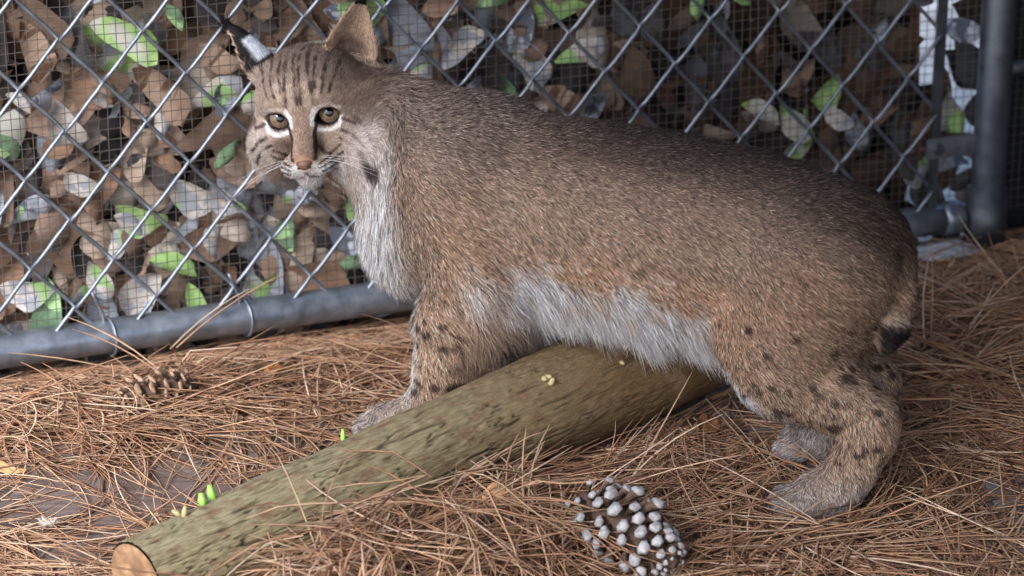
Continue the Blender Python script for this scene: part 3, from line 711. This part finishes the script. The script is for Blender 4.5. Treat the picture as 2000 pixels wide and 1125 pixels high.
hflow = H - (nose_tip + np.array([0, .012, 0])); hflow /= np.linalg.norm(hflow, axis=1)[:, None]
hflow[:, 2] += -.35 * sstep(-.01, -.035, H[:, 2]) - .0
hflow = hflow @ HB
for k_, (ba, ti_, *_r) in enumerate(EARS):
    a = np.array(ti_) - np.array(ba); a /= np.linalg.norm(a); hflow[wh == k_] = a @ HB
flow = flow * (1 - hw[:, None]) + hflow * hw[:, None]
wob = np.stack([N1(P, 60), N2(P, 60), N3(P, 60)], 1) - .5; wob2 = np.stack([N2(P, 190), N3(P, 190), N1(P, 190)], 1) - .5
flow = flow / np.linalg.norm(flow, axis=1)[:, None] + wob * (.22 + .5 * belly + .35 * chest)[:, None] + wob2 * (.25 + .7 * belly + .4 * chest)[:, None] + rng.normal(0, .20, (NH, 3))
flow -= Nn * (flow * Nn).sum(1)[:, None]; flow /= np.linalg.norm(flow, axis=1)[:, None] + 1e-9
length = np.full(NH, .0084); length = length * (1 - leg) + .0066 * leg; length = length * (1 - belly) + .026 * belly
length = length * (1 - chest * (1 - leg)) + .017 * chest * (1 - leg); length = np.where(z < .026, .0038, length)
ruff = sstep(.024, .045, np.linalg.norm(H[:, [0]], axis=1)) * sstep(.012, -.02, H[:, 2]) * sstep(-.008, -.03, H[:, 1])
hl = .0034 + .0045 * sstep(-.01, -.05, H[:, 1]) + .011 * ruff * (H[:, 0] > 0) + .004 * ruff + .003 * sstep(-.050, -.058, H[:, 2]); hl = np.where(wh >= 0, .0030, hl)
hl = np.where((wh >= 0) & (et > .93), .016, hl)
hl = np.where((wh >= 0) & (eback < .5) & (et < .45), .007, hl)
length = length * (1 - hw) + hl * hw
length *= rng.uniform(.65, 1.25, NH) * (.8 + .4 * N1(P, 130)) * (1 + belly * 1.1 * (N3(P, 75) - .45))
lift = np.full(NH, .42) + .25 * belly + .15 * chest - .12 * leg; lift = lift * (1 - hw) + (.34 + .2 * ruff) * hw
lift = np.clip(lift + rng.normal(0, .10, NH), .12, 1.1)
d0 = Nn * np.sin(lift)[:, None] + flow * np.cos(lift)[:, None]
grav = np.array([0, 0, -1.]) * (.10 + .45 * belly + .3 * chest * (1 - hw))[:, None] - Nn * .22 + rng.normal(0, .12, (NH, 3))
NP = 5; tt = np.linspace(0, 1, NP)
root = P - Nn * (.0008 * (1 - hw) * (1 - leg) + .0001)[:, None]
pts = root[:, None, :] + length[:, None, None] * (tt[None, :, None] * d0[:, None, :] + (tt ** 2)[None, :, None] * grav[:, None, :] * .5)
pts[..., 2] = np.maximum(pts[..., 2], .002)
cc = coat(P + (d0 * length[:, None]) * .25)
val = 1 + .34 * rng.normal(0, 1, NH).clip(-1.6, 1.6) * (1 - .45 * belly) * (1 - .35 * hw)
tipd = (rng.random(NH) < .55) * rng.uniform(.5, 1, NH) * (1 - belly) * (1 - .55 * hw) * (1 - .5 * leg) * (1 - .8 * chest)
ag = rng.random(NH); body_w = (1 - hw) * (1 - belly)
cc = cc * val[:, None]
cc = np.where(((ag < .16 * body_w))[:, None], cc * .42, cc); cc = np.where(((ag > 1 - .15 * body_w))[:, None], np.clip(cc * 1.18 + 20, 0, 235), cc)
cc = lin(np.clip(cc * np.array([.93, .94, .965]), 12, 244))
rad = np.where(hw > .5, .00012, .000145 + .00005 * belly) * rng.uniform(.75, 1.3, NH)
pr = rad[:, None] * np.array([1., 1.0, .9, .65, .18])[None, :]
hc = bpy.data.hair_curves.new('fur'); hc.add_curves([NP] * NH)
hc.attributes['position'].data.foreach_set('vector', c2w(pts).astype(np.float32).ravel())
ra = hc.attributes.get('radius') or hc.attributes.new('radius', 'FLOAT', 'POINT'); ra.data.foreach_set('value', pr.astype(np.float32).ravel())
ca = hc.attributes.new('col', 'FLOAT_COLOR', 'CURVE'); c4 = np.ones((NH, 4), np.float32); c4[:, :3] = cc; ca.data.foreach_set('color', c4.ravel())
tda = hc.attributes.new('tip_dark', 'FLOAT', 'CURVE'); tda.data.foreach_set('value', tipd.astype(np.float32))
na = hc.attributes.new('skin_n', 'FLOAT_VECTOR', 'CURVE'); nw = Nn[:, :1] * cf + Nn[:, 1:2] * cl + Nn[:, 2:] * np.array([0, 0, 1.]); na.data.foreach_set('vector', nw.astype(np.float32).ravel())
b = MB('bobcat_fur', .65, 0, .15)
at = b.n('ShaderNodeAttribute', attribute_name='col'); hi_ = b.n('ShaderNodeHairInfo')
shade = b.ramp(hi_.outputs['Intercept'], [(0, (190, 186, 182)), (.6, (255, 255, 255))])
td = b.n('ShaderNodeAttribute', attribute_name='tip_dark'); tf = b.n('ShaderNodeMath', operation='MULTIPLY'); b.l(td.outputs['Fac'], tf.inputs[0]); b.l(b.ramp(hi_.outputs['Intercept'], [(.55, (0, 0, 0)), (.8, (255, 255, 255))]), tf.inputs[1])
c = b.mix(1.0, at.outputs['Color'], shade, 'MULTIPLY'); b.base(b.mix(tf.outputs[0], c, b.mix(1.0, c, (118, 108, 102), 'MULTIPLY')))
an = b.n('ShaderNodeAttribute', attribute_name='skin_n'); ge = b.n('ShaderNodeNewGeometry'); mv = b.n('ShaderNodeMix', data_type='VECTOR'); mv.inputs[0].default_value = .35
b.l(an.outputs['Vector'], mv.inputs[4]); b.l(ge.outputs['Normal'], mv.inputs[5]); nm = b.n('ShaderNodeVectorMath', operation='NORMALIZE'); b.l(mv.outputs[1], nm.inputs[0]); b.l(nm.outputs[0], b.b.inputs['Normal'])
M_FUR = b.m; hc.materials.append(M_FUR)
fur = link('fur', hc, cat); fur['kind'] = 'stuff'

# ---- eyes, nose, whiskers
def sphere(c, r, ax=np.eye(3), nu=24, nv=16):
    V = [(0, 0, 1)]; F = []
    for i in range(1, nv):
        for j in range(nu):
            a = math.pi * i / nv; b_ = 2 * math.pi * j / nu; V.append((math.sin(a) * math.cos(b_), math.sin(a) * math.sin(b_), math.cos(a)))
    V.append((0, 0, -1)); e_ = len(V) - 1
    for j in range(nu): F.append((0, 1 + j, 1 + (j + 1) % nu)); F.append((e_, e_ - nu + (j + 1) % nu, e_ - nu + j))
    for i in range(nv - 2):
        for j in range(nu): a = 1 + i * nu + j; b_ = 1 + i * nu + (j + 1) % nu; F.append((a, a + nu, b_ + nu, b_))
    return (np.array(V) * r) @ ax + np.asarray(c), F
b = MB('eye_white_dark', .08, 0, .6); b.base((40, 30, 24)); b.b.inputs['Coat Weight'].default_value = .25; M_EYE = b.m
b = MB('eye_iris', .25, 0, .3); v = b.coord('Object'); b.base(b.ramp(b.noise(v, 500, 4), [(.3, (78, 62, 48)), (.7, (124, 102, 80))])); b.b.inputs['Coat Weight'].default_value = .25; b.b.inputs['Coat Roughness'].default_value = .03; M_IRIS = b.m
b = MB('eye_pupil', .05, 0, .3); b.base((6, 6, 7)); b.b.inputs['Coat Weight'].default_value = .25; M_PUPIL = b.m
b = MB('eye_cornea', 0., 0, .5); b.b.inputs['Transmission Weight'].default_value = 1; b.b.inputs['IOR'].default_value = 1.12; b.base((255, 255, 255)); M_CORNEA = b.m
camdir = np.array([0, 0, CAMH]) - c2w(E0); camdir /= np.linalg.norm(camdir)
for s_ in (-1, 1):
    ec = c2w(h2c((.0222 * s_, -.0130, .0003))); g = camdir + hxw * .05 * s_ * 0; g /= np.linalg.norm(g)
    gx = np.cross(g, [0, 0, 1.]); gx /= np.linalg.norm(gx); gz = np.cross(gx, g); ax = np.stack([gx, gz, g])
    eye = add('eye', sphere(ec, .0125, ax), M_EYE, cat)
    def disc(r, lift, n=28, rings=4):
        V = [ec + g * (math.sqrt(.0125 ** 2) + lift)]; F = []
        for k in range(1, rings + 1):
            q = r * k / rings; h = math.sqrt(.0125 ** 2 - q * q) + lift
            for j in range(n): a = 2 * math.pi * j / n; V.append(ec + g * h + gx * q * math.cos(a) + gz * q * math.sin(a))
        for j in range(n): F.append((0, 1 + j, 1 + (j + 1) % n))
        for k in range(rings - 1):
            for j in range(n): a = 1 + k * n + j; b_ = 1 + k * n + (j + 1) % n; F.append((a, a + n, b_ + n, b_))
        return np.array(V), F
    for nm_, r_, lf, mt in (('iris', .0090, .00015, M_IRIS), ('pupil', .0040, .0003, M_PUPIL)):
        o = link(nm_, mesh(nm_, *disc(r_, lf), [mt]), eye); o.matrix_parent_inverse = Matrix.Identity(4); o.location = tuple(-np.array(CO) * 0)
b = MB('nose_leather', .5, 0, .35); v = b.coord('Object'); n = b.noise(v, 900, 3); b.base(b.ramp(n, [(.3, (84, 60, 46)), (.7, (116, 84, 64))])); b.bump(n, .3, .0004); M_NOSE = b.m
b = MB('nostril', .6); b.base((34, 22, 18)); M_NOSTRIL = b.m
nv_, nf_ = sphere((0, 0, 0), 1.0, np.eye(3), 24, 16)
nx, ny, nz2 = nv_[:, 0], nv_[:, 1], nv_[:, 2]
wfac = .62 + .38 * sstep(-1, .45, nz2)              # narrower below: a wedge
nv2 = np.stack([nx * .0078 * wfac, ny * .0052 + .0010 * (1 - nx ** 2), nz2 * .0052], 1)
groove = np.exp(-(nx / .16) ** 2) * sstep(.3, -.3, nz2) * .0007; nv2[:, 1] -= groove * (ny > 0)
nose = add('nose', (c2w(h2c(nv2 + np.array([0, .0258, -.0352]))), nf_), M_NOSE, cat)
for s_ in (-1, 1):
    o = link('nostril', mesh('nostril', *sphere((0, 0, 0), 1.0, np.eye(3), 12, 8), [M_NOSTRIL]), nose)
    me = o.data; vv = np.array([v_.co[:] for v_ in me.vertices]) * np.array([.0016, .0012, .0011]); vv = c2w(h2c(vv + np.array([.0046 * s_, .0301, -.0374])))
    me.vertices.foreach_set('co', vv.astype(np.float32).ravel()); o.matrix_parent_inverse = Matrix.Identity(4)
b = MB('whisker', .4, 0, .4); b.base((226, 222, 216)); M_WHISK = b.m
for s_ in (-1, 1):
    for k in range(4):
        st = np.array([(.013 + .002 * (k % 3)) * s_, .019 - .002 * (k % 3), -.0315 - .0024 * (k // 2)])
        dr = np.array([s_ * 1.0, .10 + .08 * (k % 3), -.10 - .16 * (k // 2) + .1 * (k % 2)]); L = .045 + .006 * (k % 4)
        pp = [c2w(h2c(st + dr * L * t + np.array([0, -.012, -.016]) * t * t)) for t in np.linspace(0, 1, 8)]
        add('whisker', tube(pp, np.linspace(.00013, .00004, 8), 4), M_WHISK, cat)

# ------------------------------------------------------------------ pine needles
paws = [c2w(np.array(p))[:2] for p in ((.215, .066, 0), (.185, .063, 0), (.15, -.044, 0), (-.18, .095, 0), (-.205, .09, 0), (-.155, -.028, 0), (-.18, -.03, 0))]
mounds = [(gp(850, 1105), .072, .11, .055), (gp(720, 1200), .065, .13, .07), (gp(1000, 1010), .028, .09, .05), (gp(150, 790), .020, .15, .04), (gp(330, 735), .028, .07, .03), (gp(560, 690), .010, .12, .04), (gp(1900, 640), .016, .16, .12), (gp(1850, 760), .016, .12, .07), (gp(1350, 1090), .012, .2, .06), (gp(1650, 1080), .012, .16, .06), (gp(120, 830), .02, .15, .05)]
def thick(x, y):
    h = np.full(np.shape(x), .004)
    for c, a, sx, sy in mounds: h = h + a * np.exp(-((x - c[0]) / sx) ** 2 - ((y - c[1]) / sy) ** 2)
    return h
bare = [(gp(250, 960), .15, .085, .975), (gp(60, 990), .16, .085, .97), (gp(400, 1010), .09, .075, .96), (gp(500, 925), .12, .065, .95), (gp(1500, 900), .08, .05, .8), (gp(1400, 1085), .10, .05, .75), (gp(580, 735), .05, .03, .5), (gp(2010, 1020), .06, .11, .95), (gp(1835, 490), .05, .03, .97), (gp(310, 800), .05, .03, .6), (gp(1225, 1090), .05, .05, .6)]
def cover(x, y):
    c = np.ones(np.shape(x)) * .95
    for g, sx, sy, a in bare: c = c * (1 - a * np.exp(-((x - g[0]) / sx) ** 2 - ((y - g[1]) / sy) ** 2))
    return c
NB = 8200
cx = rng.uniform(-.62, .70, NB * 3); cy = rng.uniform(1.62, 2.75, NB * 3)
offf = (cx - FA[0]) * fn[0] + (cy - FA[1]) * fn[1]
okm = (offf > -.01) & (rng.random(NB * 3) < cover(cx, cy) * (.45 + .55 * np.minimum(1, thick(cx, cy) / .02))); cx, cy = cx[okm][:NB], cy[okm][:NB]; nb_ = len(cx)
th_ = thick(cx, cy); ang = rng.uniform(0, 2 * math.pi, nb_)
fld = (N1(np.stack([cx, cy, cx * 0 + 7.7], 1), 7.0) - .5) * 5.0
ang = np.where(rng.random(nb_) < .68, fld + rng.normal(.15, .38, nb_) + math.pi * (rng.random(nb_) < .5), ang)
zb = th_ * rng.random(nb_) ** .6 + .001; steep = rng.normal(0, .10, nb_) + np.where(rng.random(nb_) < .05, rng.uniform(.2, .6, nb_), 0) * np.minimum(1, th_ / .02)
NS = 6; tt = np.linspace(0, 1, NS)
Vn = []; Cn = []
pal_n = lin(np.array([(188, 150, 116), (176, 134, 100), (204, 170, 136), (152, 112, 84), (214, 186, 158), (116, 86, 66)])); wts = np.array([.28, .25, .17, .14, .09, .07])
for kk in range(3):
    m = np.ones(nb_, bool) if kk < 2 else rng.random(nb_) < .6
    L = rng.uniform(.085, .160, nb_); a2 = ang + rng.normal(0, .09, nb_); curv = rng.normal(0, .45, nb_); up = steep + rng.normal(0, .06, nb_)
    x = cx[:, None] + np.cumsum(np.cos(a2[:, None] + curv[:, None] * tt) * (L / NS)[:, None], 1); y = cy[:, None] + np.cumsum(np.sin(a2[:, None] + curv[:, None] * tt) * (L / NS)[:, None], 1)
    zz = zb[:, None] + up[:, None] * L[:, None] * tt - .25 * L[:, None] * np.maximum(up, 0)[:, None] * tt ** 2
    zz = np.where(zz < .0012, .0012 + .0006 * rng.random((nb_, 1)), zz)
    zz = np.minimum(zz, thick(x, y) + .002 + np.maximum(up, 0)[:, None] * L[:, None] * tt + .012)
    fo = (x - FA[0]) * fn[0] + (y - FA[1]) * fn[1]; zz = np.where((fo < .07) & (steep[:, None] < .25), np.minimum(zz, .004 + .10 * np.maximum(fo - .02, 0)), zz)
    P3 = np.stack([x, y, zz], -1)
    q = P3 - LG0; t = np.clip((q @ la) / LLEN, -.02, 1.02); dl = np.linalg.norm(q - t[..., None] * LLEN * la, axis=-1)
    bad = (dl < lograd(np.clip(t, 0, 1)) + .001).any(1)
    for p in paws: bad |= ((np.hypot(x - p[0], y - p[1]) < .020) & (zz > .004)).any(1)
    fo = (x - FA[0]) * fn[0] + (y - FA[1]) * fn[1]; bad |= ((fo < .019) & (zz > .0125) & (zz < .052)).any(1) | (fo < -.02).any(1) | ((fo < .006) & (zz > .02)).any(1)
    m &= ~bad; P3 = P3[m]; k = len(P3)
    T_ = np.gradient(P3, axis=1); T_ /= np.linalg.norm(T_, axis=2)[..., None]; U = np.cross(T_, [0, 0, 1.]); U /= np.linalg.norm(U, axis=2)[..., None] + 1e-9; Bn = np.cross(U, T_)
    rad = (rng.uniform(.00062, .00105, k)[:, None] * np.array([1.0, 1, 1, .95, .8, .3]))[..., None]
    ring = np.stack([P3 + rad * (math.cos(a) * U + math.sin(a) * Bn) for a in (.52, 2.62, 4.71)], 2)     # k,NS,3,3
    Vn.append(ring.reshape(k, NS * 3, 3)); c = pal_n[rng.choice(6, k, p=wts)] * rng.uniform(.75, 1.2, (k, 1)); Cn.append(c)
Vn = np.concatenate(Vn); Cn = np.concatenate(Cn); k = len(Vn)
fq = np.array([(i * 3 + j, i * 3 + (j + 1) % 3, (i + 1) * 3 + (j + 1) % 3, (i + 1) * 3 + j) for i in range(NS - 1) for j in range(3)])
Fn = (fq[None] + (np.arange(k) * NS * 3)[:, None, None]).reshape(-1, 4)
b = MB('dry_pine_needles', .55, 0, .3); at = b.n('ShaderNodeAttribute', attribute_name='col'); v = b.coord('Object')
b.base(b.mix(.35, at.outputs['Color'], b.ramp(b.noise(v, 90, 3), [(.3, (120, 100, 84)), (.7, (255, 250, 240))]), 'MULTIPLY')); M_NEEDLE = b.m
o = link('pine_needles', mesh('pine_needles', Vn.reshape(-1, 3), Fn, [M_NEEDLE], True, col=np.repeat(Cn, NS * 3, 0)))
tag(o, 'orange brown dry pine needles strewn over the enclosure floor', 'pine needles', kind='stuff')

# ------------------------------------------------------------------ pine cones
def scale_mesh(name, mats, L, Wd, th, umbo):
    V = []; F = []                                     # a woody scale: stalk, widening blade, thick knobbed tip
    prof = [(0, .20, .25), (.45, .55, .5), (.75, .95, .8), (.9, 1.0, 1.25), (1.0, .72, 1.1)]
    for (t, wv, hv) in prof:
        for (sx, sy) in ((-1, -.3), (-.55, -1), (.55, -1), (1, -.3), (.6, 1), (-.6, 1)):
            V.append((sx * Wd * wv / 2, t * L, sy * th * hv / 2 + .12 * L * t * t))
    n = 6
    for i in range(len(prof) - 1):
        for j in range(n): F.append((i * n + j, i * n + (j + 1) % n, (i + 1) * n + (j + 1) % n, (i + 1) * n + j))
    V.append((0, L * (1.0 + umbo), .12 * L + .2 * th)); e_ = len(V) - 1; b0 = (len(prof) - 1) * n
    for j in range(n): F.append((b0 + j, b0 + (j + 1) % n, e_))
    F.append(tuple(range(n - 1, -1, -1)))
    me = mesh(name, np.array(V), F, mats, True); 
    me.polygons.foreach_set('material_index', np.array([1 if min(p.vertices) >= 3 * n - n * 0 else 0 for p in me.polygons], np.int32)); return me
def woody(name, c1, c2, n=200):
    b = MB(name, .8, 0, .2); v = b.coord('Object', rnd=True); x = b.noise(v, n, 4, .6); b.base(b.ramp(x, [(.3, c1), (.7, c2)])); b.bump(x, .3, .001); return b.m
M_CONE_G = woody('grey_cone_tip', (112, 106, 102), (182, 178, 174)); M_CONE_D = woody('cone_inside', (64, 50, 40), (108, 86, 70)); M_CONE_B = woody('brown_cone_tip', (112, 84, 62), (176, 146, 118))
def pine_cone(loc, axis, L, Rm, ns, sm, core, label, lift0, lift1, sscale):
    root = empty('pine_cone', tuple(map(float, loc))); tag(root, label, 'pine cone')
    ax = np.array(axis, float); ax /= np.linalg.norm(ax); u = np.cross(ax, [0, 0, 1.]); u /= np.linalg.norm(u); v = np.cross(ax, u)
    c0 = np.array(loc) - ax * L * .5
    ts = np.linspace(0, 1, 9); o = link('core', mesh('core', *tube([c0 + ax * L * t for t in ts], [Rm * .32 * math.sin(math.pi * (.12 + .8 * t)) + .001 for t in ts], 10), [core]), root)
    for i in range(ns):
        t = (i + .5) / ns; a = i * 2.39996; env = math.sin(math.pi * (.14 + .80 * t)) ** .75
        rd = u * math.cos(a) + v * math.sin(a); lf = lift0 + (lift1 - lift0) * t
        d = rd * math.cos(lf) + ax * math.sin(lf); side = np.cross(d, ax); side /= np.linalg.norm(side); nn_ = np.cross(side, d)
        if random.random() < .06: continue
        o = link('scale', sm, root, False); a += random.uniform(-.12, .12); lf += random.uniform(-.12, .12)
        rd = u * math.cos(a) + v * math.sin(a); d = rd * math.cos(lf) + ax * math.sin(lf); side = np.cross(d, ax); side /= np.linalg.norm(side); nn_ = np.cross(side, d)
        s = sscale * env * random.uniform(.82, 1.15)
        M = Matrix(((side[0], d[0], nn_[0], 0), (side[1], d[1], nn_[1], 0), (side[2], d[2], nn_[2], 0), (0, 0, 0, 1)))
        p = c0 + ax * L * (.04 + .9 * t) + rd * Rm * .12 - np.array(loc)
        o.matrix_local = Matrix.Translation(p) @ M @ Matrix.Diagonal((s, s, s, 1))
    return root
SG = scale_mesh('scale', [M_CONE_D, M_CONE_G], .022, .0108, .0056, .12); SB = scale_mesh('scale', [M_CONE_D, M_CONE_B], .021, .015, .0034, .22)
g = gp(1225, 1132); pine_cone((g[0], g[1], .044), (.62, -.60, -.22), .105, .04, 88, SG, M_CONE_D, 'silver grey weathered pine cone with open scales in front of the log', -.15, 1.0, 1.25)
g = gp(305, 815); pine_cone((g[0], g[1], .023), (-.86, -.5, -.05), .085, .034, 70, SB, M_CONE_D, 'brown pine cone half buried in needles near the bottom rail', .1, 1.0, 1.0)

# ------------------------------------------------------------------ dry leaves and scraps
def dryleaf(name, loc, L, Wd, curl, rot, mat, label, cat_='leaf', seed=0):
    rs = np.random.default_rng(seed); nu, nv = 12, 7; V = []; F = []
    for i in range(nu + 1):
        t = i / nu; hw_ = Wd * math.sin(math.pi * (t * .94 + .03)) ** .8 * (1 - .25 * t)
        for j in range(nv):
            s = j / (nv - 1) * 2 - 1
            V.append((t * L - L / 2, s * hw_ * (1 + .05 * rs.normal()), curl * hw_ * s * s + .10 * L * math.sin(t * 4 + seed) + .0012 * rs.normal() + (.0006 if j == nv // 2 else 0)))
    for i in range(nu):
        for j in range(nv - 1): a = i * nv + j; F.append((a, a + 1, a + nv + 1, a + nv))
    o = link(name, mesh(name, np.array(V), F, [mat])); o.location = tuple(map(float, loc)); o.rotation_euler = rot
    sol = o.modifiers.new('thickness', 'SOLIDIFY'); sol.thickness = .0006
    return tag(o, label, cat_)
M_LO = woody('orange_leaf', (176, 108, 44), (214, 152, 84), 70); M_LB = woody('brown_leaf', (96, 62, 38), (142, 100, 66), 70); M_LT = woody('tan_leaf', (180, 130, 84), (214, 172, 124), 70); M_LP = woody('pinkish_leaf', (150, 120, 104), (200, 176, 160), 70)
g = gp(542, 748); dryleaf('dry_leaf', g + [0, 0, .012], .030, .009, .6, (.35, -.1, .5), M_LO, 'small orange dry leaf lying on needles near the rail', seed=1)
g = gp(10, 928); dryleaf('dry_leaf', g + [0, 0, .008], .040, .008, .3, (.2, .1, -.15), M_LT, 'pale tan dry leaf on the bare floor boards', seed=2)
g = gp(1380, 855); dryleaf('dry_leaf', g + [0, 0, .010], .032, .012, .9, (.5, .2, .8), M_LB, 'dark brown curled leaf among needles below the belly', seed=3)
g = gp(1060, 992); dryleaf('leaf_scrap', g + [0, 0, .022], .017, .008, 1.0, (.6, .4, .4), M_LP, 'tiny pinkish leaf scrap beside the grey pine cone', seed=4)
g = gp(1015, 918); dryleaf('dry_leaf', g + [0, 0, .020], .026, .006, .8, (-.3, -.9, .9), M_LT, 'narrow tan leaf standing against the log', seed=5)
g = gp(1290, 800); dryleaf('bark_chip', g + [0, 0, .008], .032, .007, .4, (.2, -.1, .55), M_LT, 'flat pale bark chip at the far end of the log', 'bark chip', seed=6)
g = gp(985, 1080); dryleaf('dry_leaf', g + [0, 0, .045], .045, .014, .8, (.4, .2, .3), M_LT, 'crumpled tan leaf on top of the needle mound', seed=7)
b = MB('white_fluff', .9); b.base((190, 186, 180)); M_FLUFF = b.m
g = gp(95, 1036)
fl = []
for k in range(26):
    d = rng.normal(0, 1, 3); d[2] = abs(d[2]) * .6; d /= np.linalg.norm(d); p0 = g + np.array([0, 0, .006]); fl.append(tube([p0, p0 + d * .004, p0 + d * .007 + rng.normal(0, .002, 3)], [.0020, .0016, .0005], 5))
o = link('feather_scrap', mesh('feather_scrap', *join(fl), [M_FLUFF])); tag(o, 'small white scrap of fluff lying on the bare floor', 'scrap')
